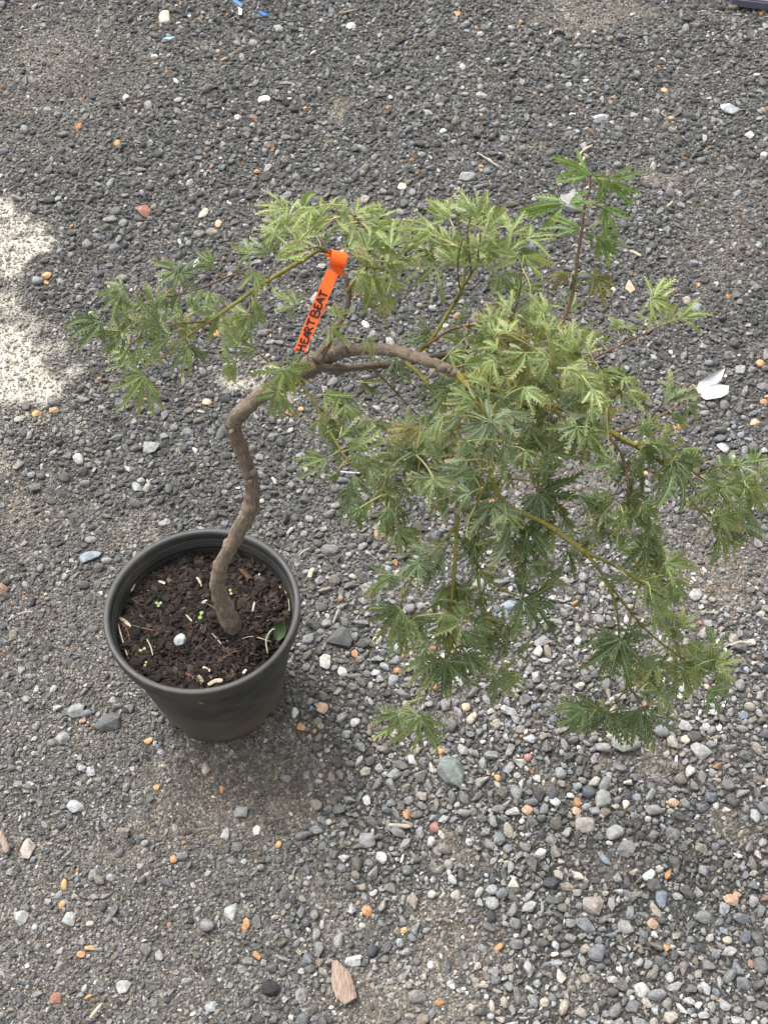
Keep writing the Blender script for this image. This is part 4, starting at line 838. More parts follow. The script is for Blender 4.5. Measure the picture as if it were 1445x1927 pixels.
# hand-traced leaves: px, py of the stalk joint, angle on the frame, size px, colour key
LV = [
 (542, 394, 185, 62, 'l'), (540, 421, 218, 58, 'l'), (471, 477, 165, 42, 'm'), (402, 496, 150, 38, 'm'), (480, 512, 262, 46, 'l'), (416, 592, 240, 50, 'm'), (397, 548, 232, 52, 'm'), (343, 586, 172, 42, 'm'),
 (322, 635, 176, 66, 'm'), (353, 645, 232, 54, 'm'), (359, 648, 285, 48, 'd'), (253, 670, 190, 54, 'm'), (272, 704, 205, 68, 'm'), (273, 707, 258, 84, 'm'), (232, 541, 200, 54, 'm'), (229, 556, 226, 56, 'm'),
 (336, 510, 186, 46, 'd'), (340, 514, 345, 42, 'd'), (194, 604, 198, 86, 'd'), (258, 598, 187, 64, 'm'), (301, 611, 168, 58, 'd'), (236, 626, 186, 64, 'd'), (448, 652, 125, 52, 'm'), (445, 683, 195, 54, 'm'), (482, 662, 170, 44, 'm'),
 (534, 694, 255, 60, 'l'), (536, 696, 300, 56, 'm'), (540, 690, 5, 44, 'l'), (523, 739, 222, 52, 'm'), (526, 740, 282, 44, 'm'),
 (569, 395, 95, 50, 'l'), (564, 431, 252, 48, 'l'), (607, 402, 78, 52, 'l'), (628, 395, 32, 48, 'l'), (687, 402, 60, 40, 'l'), (667, 446, 120, 46, 'l'), (669, 448, 345, 52, 'l'), (703, 424, 18, 54, 'l'), (701, 522, 265, 54, 'l'), (705, 523, 322, 48, 'l'),
 (632, 596, 60, 42, 'm'), (717, 468, 330, 52, 'l'), (724, 500, 340, 62, 'm'), (619, 616, 318, 46, 'm'), (557, 575, 150, 52, 'm'), (580, 470, 160, 50, 'l'), (596, 440, 130, 46, 'l'), (640, 430, 80, 44, 'l'), (719, 570, 282, 34, 'y'), (655, 470, 20, 50, 'l'), (690, 640, 330, 40, 'm'),
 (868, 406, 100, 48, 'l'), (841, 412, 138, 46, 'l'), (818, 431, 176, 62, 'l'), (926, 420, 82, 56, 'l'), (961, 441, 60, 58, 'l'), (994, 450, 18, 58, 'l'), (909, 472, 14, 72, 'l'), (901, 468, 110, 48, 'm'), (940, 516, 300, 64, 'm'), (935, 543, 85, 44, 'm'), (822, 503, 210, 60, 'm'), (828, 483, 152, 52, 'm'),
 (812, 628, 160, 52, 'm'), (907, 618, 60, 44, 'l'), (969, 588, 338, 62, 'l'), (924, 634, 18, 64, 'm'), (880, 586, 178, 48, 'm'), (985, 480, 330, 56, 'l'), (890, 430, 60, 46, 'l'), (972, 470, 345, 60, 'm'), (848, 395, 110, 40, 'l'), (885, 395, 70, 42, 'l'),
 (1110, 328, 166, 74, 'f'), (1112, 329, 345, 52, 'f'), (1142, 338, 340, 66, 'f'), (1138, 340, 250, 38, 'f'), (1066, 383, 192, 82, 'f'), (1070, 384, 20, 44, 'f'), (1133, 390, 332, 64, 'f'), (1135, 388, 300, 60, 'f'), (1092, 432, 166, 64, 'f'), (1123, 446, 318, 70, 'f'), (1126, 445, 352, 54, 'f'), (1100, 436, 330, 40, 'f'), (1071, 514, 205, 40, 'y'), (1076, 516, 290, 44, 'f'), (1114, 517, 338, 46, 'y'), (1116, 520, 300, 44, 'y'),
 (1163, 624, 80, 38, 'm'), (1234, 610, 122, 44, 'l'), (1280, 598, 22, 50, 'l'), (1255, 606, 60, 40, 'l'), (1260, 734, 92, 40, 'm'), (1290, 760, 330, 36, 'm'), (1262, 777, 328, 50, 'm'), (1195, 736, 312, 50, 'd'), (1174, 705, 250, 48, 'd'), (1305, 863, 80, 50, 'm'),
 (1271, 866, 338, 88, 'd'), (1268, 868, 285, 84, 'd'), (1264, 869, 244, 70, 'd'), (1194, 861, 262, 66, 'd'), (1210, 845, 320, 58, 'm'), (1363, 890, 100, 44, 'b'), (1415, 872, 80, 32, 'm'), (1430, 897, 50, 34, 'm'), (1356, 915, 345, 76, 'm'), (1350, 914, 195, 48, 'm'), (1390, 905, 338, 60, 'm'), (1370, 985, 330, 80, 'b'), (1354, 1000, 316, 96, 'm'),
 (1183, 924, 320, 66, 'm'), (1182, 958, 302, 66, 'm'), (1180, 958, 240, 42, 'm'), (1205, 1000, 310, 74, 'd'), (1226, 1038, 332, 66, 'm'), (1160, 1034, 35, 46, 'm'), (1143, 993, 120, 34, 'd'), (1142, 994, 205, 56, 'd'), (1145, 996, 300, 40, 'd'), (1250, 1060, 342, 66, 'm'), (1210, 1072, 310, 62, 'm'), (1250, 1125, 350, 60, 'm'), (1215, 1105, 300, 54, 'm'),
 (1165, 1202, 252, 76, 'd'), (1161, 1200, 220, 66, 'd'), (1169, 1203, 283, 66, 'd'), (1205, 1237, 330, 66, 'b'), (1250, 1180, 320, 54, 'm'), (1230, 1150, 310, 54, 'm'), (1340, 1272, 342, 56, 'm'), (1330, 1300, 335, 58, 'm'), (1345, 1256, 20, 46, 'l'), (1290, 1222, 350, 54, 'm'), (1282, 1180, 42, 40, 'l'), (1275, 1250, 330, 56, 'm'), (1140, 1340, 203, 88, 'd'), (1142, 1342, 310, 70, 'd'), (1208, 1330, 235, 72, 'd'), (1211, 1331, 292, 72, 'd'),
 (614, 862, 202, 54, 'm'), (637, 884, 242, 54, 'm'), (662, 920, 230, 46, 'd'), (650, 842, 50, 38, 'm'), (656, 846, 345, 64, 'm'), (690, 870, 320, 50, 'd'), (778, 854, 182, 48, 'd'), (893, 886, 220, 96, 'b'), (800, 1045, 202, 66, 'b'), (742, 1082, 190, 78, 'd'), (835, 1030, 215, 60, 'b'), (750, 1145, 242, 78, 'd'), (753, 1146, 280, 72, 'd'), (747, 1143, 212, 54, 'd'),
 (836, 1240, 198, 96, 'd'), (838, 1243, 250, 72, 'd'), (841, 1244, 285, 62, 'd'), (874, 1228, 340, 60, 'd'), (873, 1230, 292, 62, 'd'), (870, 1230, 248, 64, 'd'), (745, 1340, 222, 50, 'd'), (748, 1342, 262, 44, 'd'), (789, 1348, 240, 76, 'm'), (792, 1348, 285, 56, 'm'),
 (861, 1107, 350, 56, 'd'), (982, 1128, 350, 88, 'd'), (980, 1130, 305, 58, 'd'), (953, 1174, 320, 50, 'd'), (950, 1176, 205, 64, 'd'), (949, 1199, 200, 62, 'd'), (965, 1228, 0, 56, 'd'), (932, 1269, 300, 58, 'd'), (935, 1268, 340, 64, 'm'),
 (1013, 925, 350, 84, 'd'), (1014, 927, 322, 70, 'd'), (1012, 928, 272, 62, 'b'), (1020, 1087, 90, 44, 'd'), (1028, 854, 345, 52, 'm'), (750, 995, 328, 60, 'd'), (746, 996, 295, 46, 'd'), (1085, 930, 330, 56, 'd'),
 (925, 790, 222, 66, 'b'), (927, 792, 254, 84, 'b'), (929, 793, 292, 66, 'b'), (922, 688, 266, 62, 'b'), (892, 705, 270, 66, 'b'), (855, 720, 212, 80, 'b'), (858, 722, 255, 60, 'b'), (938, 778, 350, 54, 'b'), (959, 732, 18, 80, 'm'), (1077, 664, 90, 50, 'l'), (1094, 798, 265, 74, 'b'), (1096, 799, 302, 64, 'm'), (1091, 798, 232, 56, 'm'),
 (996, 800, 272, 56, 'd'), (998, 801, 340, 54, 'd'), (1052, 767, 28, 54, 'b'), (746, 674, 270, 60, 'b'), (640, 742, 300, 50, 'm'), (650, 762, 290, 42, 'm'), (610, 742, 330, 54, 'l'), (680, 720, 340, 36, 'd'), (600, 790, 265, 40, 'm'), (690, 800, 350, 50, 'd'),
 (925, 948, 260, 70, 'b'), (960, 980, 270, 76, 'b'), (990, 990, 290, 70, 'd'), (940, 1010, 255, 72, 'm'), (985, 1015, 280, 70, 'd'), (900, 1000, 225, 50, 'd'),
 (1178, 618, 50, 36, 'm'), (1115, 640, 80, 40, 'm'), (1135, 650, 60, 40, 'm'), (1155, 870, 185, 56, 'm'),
]
# thick parts of the crown: cx, cy, rx, ry, Y, depth, number, colour keys
CL = [(905, 850, 130, 120, -.08, .05, 44, 'bdmbm'), (880, 780, 90, 70, -.05, .05, 21, 'bmb'), (985, 690, 120, 75, .0, .06, 44, 'mlm'), (1010, 620, 110, 55, .06, .05, 29, 'lml'), (930, 650, 90, 55, .06, .05, 21, 'mml'),
      (945, 970, 95, 60, -.13, .03, 16, 'bdm'), (625, 455, 125, 75, .08, .06, 20, 'lmlm'), (690, 500, 75, 70, .05, .04, 16, 'lmm'), (600, 530, 70, 45, .05, .04, 11, 'mm'), (880, 455, 100, 55, .14, .03, 16, 'lml'), (1090, 720, 90, 60, -.02, .05, 27, 'mml'), (1060, 800, 70, 50, -.06, .03, 11, 'mdb'),
      (800, 1070, 75, 45, -.165, .02, 8, 'bd'), (845, 1150, 35, 60, -.19, .02, 11, 'dm'), (1230, 1080, 55, 50, -.18, .02, 11, 'mm'), (1290, 1240, 60, 35, -.2, .02, 11, 'mlm'), (1200, 1000, 40, 60, -.13, .02, 8, 'md'), (1400, 920, 45, 22, -.08, .02, 8, 'm'), (720, 930, 60, 40, -.1, .03, 11, 'dm'), (300, 600, 90, 30, -.03, .02, 11, 'md'), (780, 830, 50, 50, -.05, .03, 11, 'md')]
leaf_list = []
for (px, py, ang, sz, ck) in LV:
    j = int(np.argmin(np.sum((S2 - (px, py)) ** 2, 1))); leaf_list.append((px, py, S3[j][1] + rng.normal(0, .008), ang, sz * rng.uniform(.98, 1.16) * (1.0 if ck == 'f' else 1), ck, j, False))
for (cx_, cy_, rx_, ry_, yc, ys, n, keys) in CL:
    k_ = 0; tries = 0
    while k_ < n and tries < n * 12:
        tries += 1
        a, q = rng.uniform(0, 6.28), math.sqrt(rng.random()); px, py = cx_ + math.cos(a) * q * rx_, cy_ + math.sin(a) * q * ry_; y = yc + rng.normal(0, ys)
        p = np.array(at_y(px, py, y)); j = int(np.argmin(np.sum((S3 - p) ** 2, 1))); d = np.linalg.norm(S3[j] - p)
        if d > .075 or d < .008: continue
        if (530 < px < 672 and 455 < py < 685) or (1275 < px < 1400 and 650 < py < 770): continue
        out_ang = math.degrees(math.atan2(-(py - S2[j][1]), px - S2[j][0])); dn = -90 if py > 640 else 60
        va = np.array([math.cos(rad(out_ang)), math.sin(rad(out_ang))]) * .9 + np.array([math.cos(rad(dn)), math.sin(rad(dn))]) * .8 + rng.normal(0, .5, 2)
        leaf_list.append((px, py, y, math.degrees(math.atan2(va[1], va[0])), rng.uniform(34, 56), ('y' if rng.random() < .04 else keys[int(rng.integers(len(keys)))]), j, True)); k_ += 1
for (px, py, y, ang) in tw_leaves:
    if 530 < px < 672 and 455 < py < 685 or py < 400 or 1275 < px < 1400 and 640 < py < 770 or 1000 < px < 1200 and py < 570 or px < 160: continue
    p = np.array(at_y(px, py, y)); j = int(np.argmin(np.sum((S3 - p) ** 2, 1)))
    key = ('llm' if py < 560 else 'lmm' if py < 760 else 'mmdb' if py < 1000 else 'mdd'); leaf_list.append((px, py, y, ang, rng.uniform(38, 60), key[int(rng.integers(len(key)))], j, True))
CAMN = np.array(-F)
def leaf_matrix(px, py, y, ang, sz, fill):
    p = at_y(px, py, y); w = proj(p)[2]; s = sz * w / FPX
    n = -F * .75 + Vector((0, 0, 1)) * .45 + Vector(rng.normal(0, .34 if not fill else .5, 3)); n.normalize()
    c = R * math.cos(rad(ang)) + U * math.sin(rad(ang)); a = -(c.dot(n)) / F.dot(n); a = max(-.55, min(.55, a)); d = (c + F * a)
    ln = min(1.25, d.length); d.normalize(); x = d.cross(n).normalized(); n = x.cross(d).normalized()
    lo = p.z + d.z * s * ln
    if lo < 0.02: d.z += (0.02 - lo) / (s * ln); d.normalize(); x = d.cross(n).normalized(); n = x.cross(d).normalized()
    s *= ln
    return p, Matrix(((x.x * s, d.x * s, n.x * s, p.x), (x.y * s, d.y * s, n.y * s, p.y), (x.z * s, d.z * s, n.z * s, p.z), (0, 0, 0, 1)))
todo = []
for (px, py, y, ang, sz, ck, j, fill) in leaf_list:
    p, M_ = leaf_matrix(px, py, y, ang, sz, fill); nm = samples[j][0]; s = S3[j]
    pv = np.array(p); dist = np.linalg.norm(pv - s)
    if dist > .002 and not (ck == 'l' and py < 540 and 540 < px < 660 and 560 < S2[j][0] < 700 and dist > .045):   # leaf stalk
        mid = (s + pv) / 2 + np.array([0, 0, .10 * dist]) + rng.normal(0, .04 * dist, 3); pts = catmull([s, mid, pv], 4)
        v, f, uv = tube(pts, np.linspace(.0008, .0005, len(pts)) * (1.35 if dist > .06 else 1), 5); bmb[nm][0].add(v, f, uv, 1)
    todo.append((nm, ck, M_))
for nm, (mb, mm) in bmb.items():
    branches[nm] = mb.build('branch', [mm, M_petiole], tree, base3)
inv = Matrix.Translation(-base3)
for i, (nm, ck, M_) in enumerate(todo[:300]):
    o = bpy.data.objects.new('leaf', LEAF[ck][int(rng.integers(9))]); COL.objects.link(o); o.parent = branches[nm]; o.matrix_basis = inv @ M_
rest = todo[300:]
if rest:
    V, Fc, UVs, mi, tn = [], [], [], [], []; keys = list(LM)
    for nm, ck, M_ in rest:
        me = LEAF[ck][int(rng.integers(9))]; MM = inv @ M_; n0 = len(V); tv = float(rng.random())
        uvd = me.uv_layers[0].data; vu = {}
        for lp in me.loops: vu[lp.vertex_index] = tuple(uvd[lp.index].uv)
        for v in me.vertices: V.append(tuple(MM @ v.co)); UVs.append(vu.get(v.index, (0, 0))); tn.append(tv)
        for p in me.polygons: Fc.append(tuple(q + n0 for q in p.vertices)); mi.append(keys.index(ck))
    o = mesh_obj('foliage', V, Fc, [LM[k_] for k_ in keys], tree, UVs, False, mi); o['kind'] = 'stuff'
    a = o.data.attributes.new('tone', 'FLOAT', 'POINT'); a.data.foreach_set('value', np.array(tn, np.float32))


# ------------------------------------------------------------------ orange label strip tied to the upright branch
M_orange = simple('orange_plastic_tape', (0.80, 0.115, 0.010), .38, .04, 30, 0.0, spec=.4)
M_ink = simple('black_marker_ink', (0.012, 0.008, 0.012), .5, .2, 300, 0.0)
yt, ybm = Y + .055, Y - .005
tl, tr_, bl, br_ = at_y(615.5, 506, yt), at_y(637, 516, yt - .004), at_y(553, 659, ybm), at_y(575, 664, ybm - .004)
lab = empty('plant_label', (tl + tr_) / 2); LO = lab.location.copy()
tag(lab, 'bright orange plastic plant tag lettered in black marker, looped round the upright branch', 'plant tag')
nrm_ = (tr_ - tl).cross(bl - tl).normalized()
if nrm_.dot(F) > 0: nrm_ = -nrm_
def strip_pt(s, u_):                        # s 0 at the free end, 1 at the loop; u 0 right edge, 1 left edge
    a = bl.lerp(tl, s); b_ = br_.lerp(tr_, s); return b_.lerp(a, u_) + nrm_ * (.004 * math.sin(s * math.pi))
def slab(grid, thick, nrmf):
    n, m_ = len(grid), len(grid[0]); V, Fc = [], []
    for sgn in (1, -1):
        for i in range(n):
            for j in range(m_): V.append(grid[i][j] + nrmf(i, j) * (thick / 2 * sgn))
    o2 = n * m_
    for i in range(n - 1):
        for j in range(m_ - 1):
            a = i * m_ + j; Fc.append((a, a + 1, a + m_ + 1, a + m_)); Fc.append((o2 + a, o2 + a + m_, o2 + a + m_ + 1, o2 + a + 1))
    for i in range(n - 1):
        for j in (0, m_ - 1): a = i * m_ + j; Fc.append((a, a + m_, o2 + a + m_, o2 + a))
    for j in range(m_ - 1):
        for i in (0, n - 1): a = i * m_ + j; Fc.append((a, a + 1, o2 + a + 1, o2 + a))
    return V, Fc
grid_ = [[strip_pt(s, u_) for u_ in (0, .5, 1)] for s in np.linspace(0, 1, 14)]
v, f = slab(grid_, .0003, lambda i, j: nrm_); mesh_obj('strip', [x - LO for x in v], f, M_orange, lab, smooth=False)
# band looped round the branch
cen = at_y(634, 488, yt + .002); ax = (at_y(645, 491, yt) - at_y(622, 485, yt)).normalized(); hw = .0078
w_ = proj(cen)[2] / FPX; rl = 15.5 * w_
e1 = (-F - ax * (-F).dot(ax)).normalized(); e2 = ax.cross(e1)
if e2.dot(U) < 0: e2 = -e2
gl = []
for a in np.linspace(rad(-105), rad(175), 22):
    q = cen + (e1 * math.cos(a) * .85 + e2 * math.sin(a)) * rl; gl.append([q - ax * hw, q, q + ax * hw])
v, f = slab(gl, .0003, lambda i, j: (gl[i][j] - cen - ax * (gl[i][j] - cen).dot(ax)).normalized()); o = mesh_obj('loop', [x - LO for x in v], f, M_orange, lab, smooth=False)
a0, a1, a2, a3 = at_y(620, 502, yt - .004), at_y(637, 500.5, yt - .008), at_y(651.5, 517.5, yt - .010), at_y(634, 516, yt - .006)
gt = [[a0.lerp(a1, u_).lerp(a3.lerp(a2, u_), s) for u_ in (0, .5, 1)] for s in (0, .5, 1)]
v, f = slab(gt, .0003, lambda i, j: -F); mesh_obj('end_flap', [x - LO for x in v], f, M_orange, lab, smooth=False)
b0, b1, b2, b3 = at_y(610, 476, yt + .012), at_y(615, 485, yt + .010), at_y(624, 484, yt + .008), at_y(622, 480, yt + .010)
gt = [[b0.lerp(b1, u_).lerp(b3.lerp(b2, u_), s) for u_ in (0, 1)] for s in (0, 1)]
v, f = slab(gt, .0003, lambda i, j: -F); mesh_obj('tail', [x - LO for x in v], f, M_orange, lab, smooth=False)
GL = {'H': [[(.08, 0), (.12, 1)], [(.85, .02), (.8, 1)], [(.1, .5), (.85, .52)]],
      'E': [[(.15, 0), (.12, 1)], [(.12, .98), (.85, 1)], [(.12, .5), (.75, .55)], [(.12, .03), (.9, 0)]],
      'A': [[(0, 0), (.5, 1)], [(.5, 1), (1, 0)], [(.2, .35), (.85, .38)]],
      'R': [[(.1, 0), (.15, 1)], [(.12, 1), (.7, .95), (.85, .75), (.6, .55), (.15, .48)], [(.4, .5), (1, 0)]],
      'T': [[(.5, 0), (.5, 1)], [(-.05, .95), (1.05, 1)]],
      'B': [[(.1, 0), (.1, 1)], [(.1, 1), (.7, .98), (.85, .78), (.6, .56), (.1, .52)], [(.6, .54), (1, .35), (.85, .06), (.1, 0)]]}
LET = [('H', .008, .075, .14, .86), ('E', .098, .070, .16, .76), ('A', .170, .075, .18, .76), ('R', .232, .075, .18, .80), ('T', .318, .080, .20, .82), ('B', .425, .090, .14, .86), ('E', .528, .062, .22, .82), ('A', .590, .078, .24, .84), ('T', .672, .076, .14, .80)]
vs, fs = [], []
for ch, s0, wd, ub, ut in LET:
    for st in GL[ch]:
        pts = [strip_pt(s0 + wd * x, ub + (ut - ub) * yv) + nrm_ * .0005 for x, yv in st]
        hwid = .00092
        for i in range(len(pts) - 1):
            dv = (pts[i + 1] - pts[i]).normalized(); sd_ = dv.cross(nrm_).normalized() * hwid; e = dv * hwid * .7; n0 = len(vs)
            lift = nrm_ * (.00004 * (len(vs) % 40)); vs += [pts[i] - e * 0.4 + sd_ * .6 + lift, pts[i] - e * 0.4 - sd_ * .6 + lift, pts[i] + e - sd_ + lift, pts[i + 1] - e - sd_ + lift, pts[i + 1] + e * .4 - sd_ * .6 + lift, pts[i + 1] + e * .4 + sd_ * .6 + lift, pts[i + 1] - e + sd_ + lift, pts[i] + e + sd_ + lift]
            fs.append(tuple(range(n0, n0 + 8)))
mesh_obj('lettering', [x - LO for x in vs], fs, M_ink, lab, smooth=False)

# ------------------------------------------------------------------ litter
M_wood = simple('weathered_wood', (0.255, 0.19, 0.15), .85, .55, 60, .7, .002, .2, stretch=(9, 1, 6))
M_straw = simple('pale_straw', (0.33, 0.285, 0.215), .75, .3, 200, .2)
M_plastic = simple('white_plastic_film', (0.46, 0.475, 0.49), .4, .05, 30, .1, .002)
M_blue = simple('blue_plastic', (0.10, 0.27, 0.62), .35, .1, 60, 0.0)
M_spot = simple('dark_speck', (0.03, 0.03, 0.035), .7, .1, 60, 0.0)
M_dry = simple('dry_brown_needles', (0.115, 0.062, 0.042), .8, .35, 200, .2)
M_seed = simple('seedling_green', (0.13, 0.20, 0.04), .5, .2, 200, 0.0)
M_oldleaf = simple('wilted_leaf_green', (0.035, 0.065, 0.018), .5, .3, 120, .2)
M_mauve = simple('mauve_rubber', (0.10, 0.09, 0.13), .6, .2, 60, .2)
def ground_pt(px, py, up=0.004):
    p = at_z(px, py, .004); return Vector((p.x, p.y, gz1(p.x, p.y) + up))
def soil_pt(px, py, up=0.002):
    p = at_z(px, py, SOIL + .004); return Vector((p.x, p.y, float(soil_z(np.array(p.x), np.array(p.y))) + up))
def sliver(name, pts, width, thick, m, jag=.0, up=.006, ptf=ground_pt, seed=0, tip=None):
    """a long splinter following traced points, blunt ragged ends"""
    r_ = random.Random(seed); P_ = [ptf(px, py, up) for px, py in pts]; c0 = sum(P_, Vector()) / len(P_); pr = catmull([tuple(p) for p in P_], 6); n = len(pr)
    V, Fc = [], []
    for i in range(n):
        u_ = i / (n - 1); prof_ = (min(1, .6 + 4 * u_) * min(1, .5 + 4 * (1 - u_))) if tip is None else min(1, tip + 1.9 * u_) * min(1, .62 + 1.6 * (1 - u_)); w = width * prof_ * (1 + r_.uniform(-jag, jag)); tg = pr[min(i + 1, n - 1)] - pr[max(i - 1, 0)]; tg /= np.linalg.norm(tg); sd_ = np.cross(tg, (0, 0, 1)); sd_ /= np.linalg.norm(sd_); k_ = thick * (.7 + .3 * prof_)
        for a, bq in ((-1, 0), (-.6, 1), (.1, 1.15), (.7, .9), (1, 0), (0, -1)): V.append(tuple(pr[i] + sd_ * w * a * .5 + np.array([0, 0, k_ * bq * .5]) - np.array(c0)))
    for i in range(n - 1):
        for s in range(6): Fc.append((i * 6 + s, i * 6 + (s + 1) % 6, i * 6 + 6 + (s + 1) % 6, i * 6 + 6 + s))
    Fc.append((5, 4, 3, 2, 1, 0)); Fc.append(tuple((n - 1) * 6 + s for s in range(6)))
    return mesh_obj(name, V, Fc, m, loc=c0, smooth=False)
S_ = 1 / 1500.0
tag(sliver('wood_chip', [(630, 1808), (640, 1835), (648, 1862), (660, 1884)], 37 * S_, .006, M_wood, .06, .008, tip=.3), 'large weathered brown wood chip near the bottom edge', 'wood chip')
tag(sliver('wood_splinter', [(731, 1552), (752, 1553), (772, 1555)], 8 * S_, .004, M_straw, .1, .009), 'short pale wood splinter lying level in the pale gravel', 'splinter')
tag(sliver('wood_splinter', [(0, 1566), (8, 1585), (16, 1606)], 14 * S_, .006, M_wood, .1, .007), 'brown wood splinter cut by the left edge', 'splinter')
tag(sliver('twig_piece', [(171, 1917), (180, 1906), (193, 1891)], 7 * S_, .004, M_straw, .1, .008), 'pale broken twig at the bottom edge left of centre', 'twig')
tag(sliver('twig_piece', [(897, 292), (915, 303), (938, 319)], 3 * S_ * 1.4, .003, M_straw, .1, .008), 'thin pale stalk above the right leaf clump', 'twig')
tag(sliver('twig_piece', [(1087, 297), (1098, 286), (1114, 276)], 7 * S_, .003, M_straw, .1, .008), 'pale curved straw above the tall shoot', 'twig')
tag(sliver('twig_piece', [(1090, 316), (1096, 305), (1099, 298)], 8 * S_, .004, M_straw, .1, .007), 'stubby pale stick right behind the tip of the tall shoot', 'twig')
tag(sliver('twig_piece', [(638, 22), (655, 19), (672, 15)], 5 * S_ * 1.3, .003, M_wood, .1, .008), 'brown stick lying near the top edge', 'twig')
tag(sliver('wood_splinter', [(1185, 469), (1195, 473), (1206, 479)], 8 * S_, .004, M_straw, .1, .007), 'short cream splinter right of the tall shoot', 'splinter')
tag(sliver('twig_piece', [(1254, 390), (1260, 384), (1265, 379)], 6 * S_, .003, M_straw, .1, .008), 'tiny white stick in the gravel right of the fresh green shoot', 'twig')
tag(sliver('twig_piece', [(627, 1178), (632, 1165), (638, 1150)], 4 * S_, .003, M_straw, .1, .008), 'thin pale stalk in the gravel right of the pot', 'twig')
tag(sliver('dry_leaf', [(583, 1092), (585, 1082), (591, 1074)], 10 * S_, .002, M_straw, .1, .010), 'small curled dry leaf right of the pot rim', 'dry leaf')
tag(sliver('twig_piece', [(562, 1049), (572, 1040), (584, 1034)], 4 * S_, .003, M_straw, .1, .008), 'forked pale twig above right of the pot rim', 'twig')
tag(sliver('twig_piece', [(35, 1158), (48, 1154), (64, 1152)], 4 * S_, .003, M_straw, .1, .008), 'short white straw left of the pot', 'twig')
tag(sliver('twig_piece', [(1372, 1218), (1392, 1212), (1412, 1214)], 6 * S_, .003, M_straw, .1, .008), 'curved whitish straw right of the lowest foliage', 'twig')
tag(sliver('plastic_thread', [(640, 886), (660, 888), (678, 890)], 3 * S_, .002, simple('pale_blue_plastic', (.45, .52, .75), .5, .1, 60, 0), .05, .010), 'pale blue plastic thread under the drooping left twig', 'thread')
# shell-like chip
c0 = ground_pt(965, 1660, .009); v = [Vector((-.007, -.005, 0)), Vector((.007, -.006, 0)), Vector((.001, .008, .002)), Vector((0, -.002, .0045))]; v += [q - Vector((0, 0, .0025)) for q in v[:3]]
tag(mesh_obj('shell_fragment', v, [(0, 1, 3), (1, 2, 3), (2, 0, 3), (4, 6, 5), (0, 4, 5, 1), (1, 5, 6, 2), (2, 6, 4, 0)], simple('shell_white', (.6, .57, .48), .5, .15, 120, .2), loc=c0, smooth=False), 'white three-cornered shell fragment in the pale gravel', 'shell')
# folded white plastic scrap
def sheet(name, polys, m, thick=.0006, up=0.008, sub=True, parent=None, c0=None):
    c0 = c0 or sum((ground_pt(q[0], q[1], up) for q in polys[0]), Vector()) / len(polys[0]); V, Fc = [], []
    for poly in polys:
        n = len(poly); top = []
        for q in poly: p = at_z(q[0], q[1], gz1(c0.x, c0.y) + q[2]); top.append(p - c0)
        n0 = len(V); V += top + [p - Vector((0, 0, thick)) for p in top]; Fc.append(tuple(range(n0, n0 + n))); Fc.append(tuple(range(n0 + 2 * n - 1, n0 + n - 1, -1)))
        for i in range(n): j = (i + 1) % n; Fc.append((n0 + i, n0 + n + i, n0 + n + j, n0 + j))
    return mesh_obj(name, V, Fc, m, parent, loc=None if parent else c0, smooth=False), c0
scrap, c0 = sheet('plastic_scrap', [[(1309, 730, .010), (1315, 719, .016), (1332, 706, .030), (1364, 692, .040), (1357, 713, .030), (1347, 723, .020), (1330, 727, .014)],
                                [(1309, 730, .010), (1330, 727, .014), (1347, 722, .020), (1371, 726, .022), (1369, 741, .016), (1355, 748, .012), (1328, 752, .010), (1318, 746, .009)]], M_plastic)
tag(scrap, 'torn folded scrap of white plastic with two dark dots at the right', 'plastic scrap')
for (qx, qy, qr) in ((1354, 732, 1.6), (1327, 743, 1.3)):
    pc = at_z(qx, qy, gz1(c0.x, c0.y) + .021); s = qr * S_; mesh_obj('dot', [pc - c0 + Vector((math.cos(a) * s, math.sin(a) * s, .003)) for a in np.linspace(0, 6.28, 10)[:-1]], [tuple(range(9))], M_spot, scrap)
for polys, lab_ in (([[(437, 1, .010), (446, 0, .014), (457, 8, .012), (454, 12, .008)]], 'blue plastic shard cut by the top edge'), ([[(485, 22, .008), (491, 20, .013), (503, 24, .012), (507, 28, .008), (495, 29, .006)]], 'blue and white plastic shard just below the top edge'), ([[(306, 72, .006), (314, 68, .010), (330, 69, .009), (320, 74, .006)]], 'faded pale blue plastic shard at upper left')):
    o, c_ = sheet('plastic_shard', polys, M_blue if 'faded' not in lab_ else simple('faded_blue_plastic', (.33, .50, .68), .45, .1, 60, 0)); tag(o, lab_, 'plastic shard', 'blue plastic shards in the upper gravel')
o, c_ = sheet('plastic_scrap', [[(449, 13, .008), (456, 17, .010), (455, 28, .008), (449, 27, .006)]], M_plastic); tag(o, 'narrow white plastic bit below the blue shard at the top edge', 'plastic scrap')
# something flat and mauve reaching in at the top right corner
pa, pb = at_z(1378, -2, .02), at_z(1448, 6, .02); dv = (pb - pa); pc = pa + Vector((-.02, .25, 0)); pd = pb + dv * 1.2 + Vector((0, .25, 0)); pe_ = pb + dv * 1.2
c0 = (pa + pd) / 2; c0.z = 0
bm = bmesh.new(); vb = [bm.verts.new((q.x - c0.x, q.y - c0.y, .002)) for q in (pa, pe_, pd, pc)]; fc = bm.faces.new(vb); ex_ = bmesh.ops.extrude_face_region(bm, geom=[fc])
for q in ex_['geom']:
    if isinstance(q, bmesh.types.BMVert): q.co.z = .022
bmesh.ops.recalc_face_normals(bm, faces=bm.faces); bmesh.ops.bevel(bm, geom=list(bm.edges), offset=.003, segments=2, affect='EDGES')
me = bpy.data.meshes.new('rubber_mat'); bm.to_mesh(me); bm.free(); me.materials.append(M_mauve); o = bpy.data.objects.new('rubber_mat', me); COL.objects.link(o); o.location = c0
tag(o, 'mauve-grey flat slab just reaching in at the top right corner', 'mat')

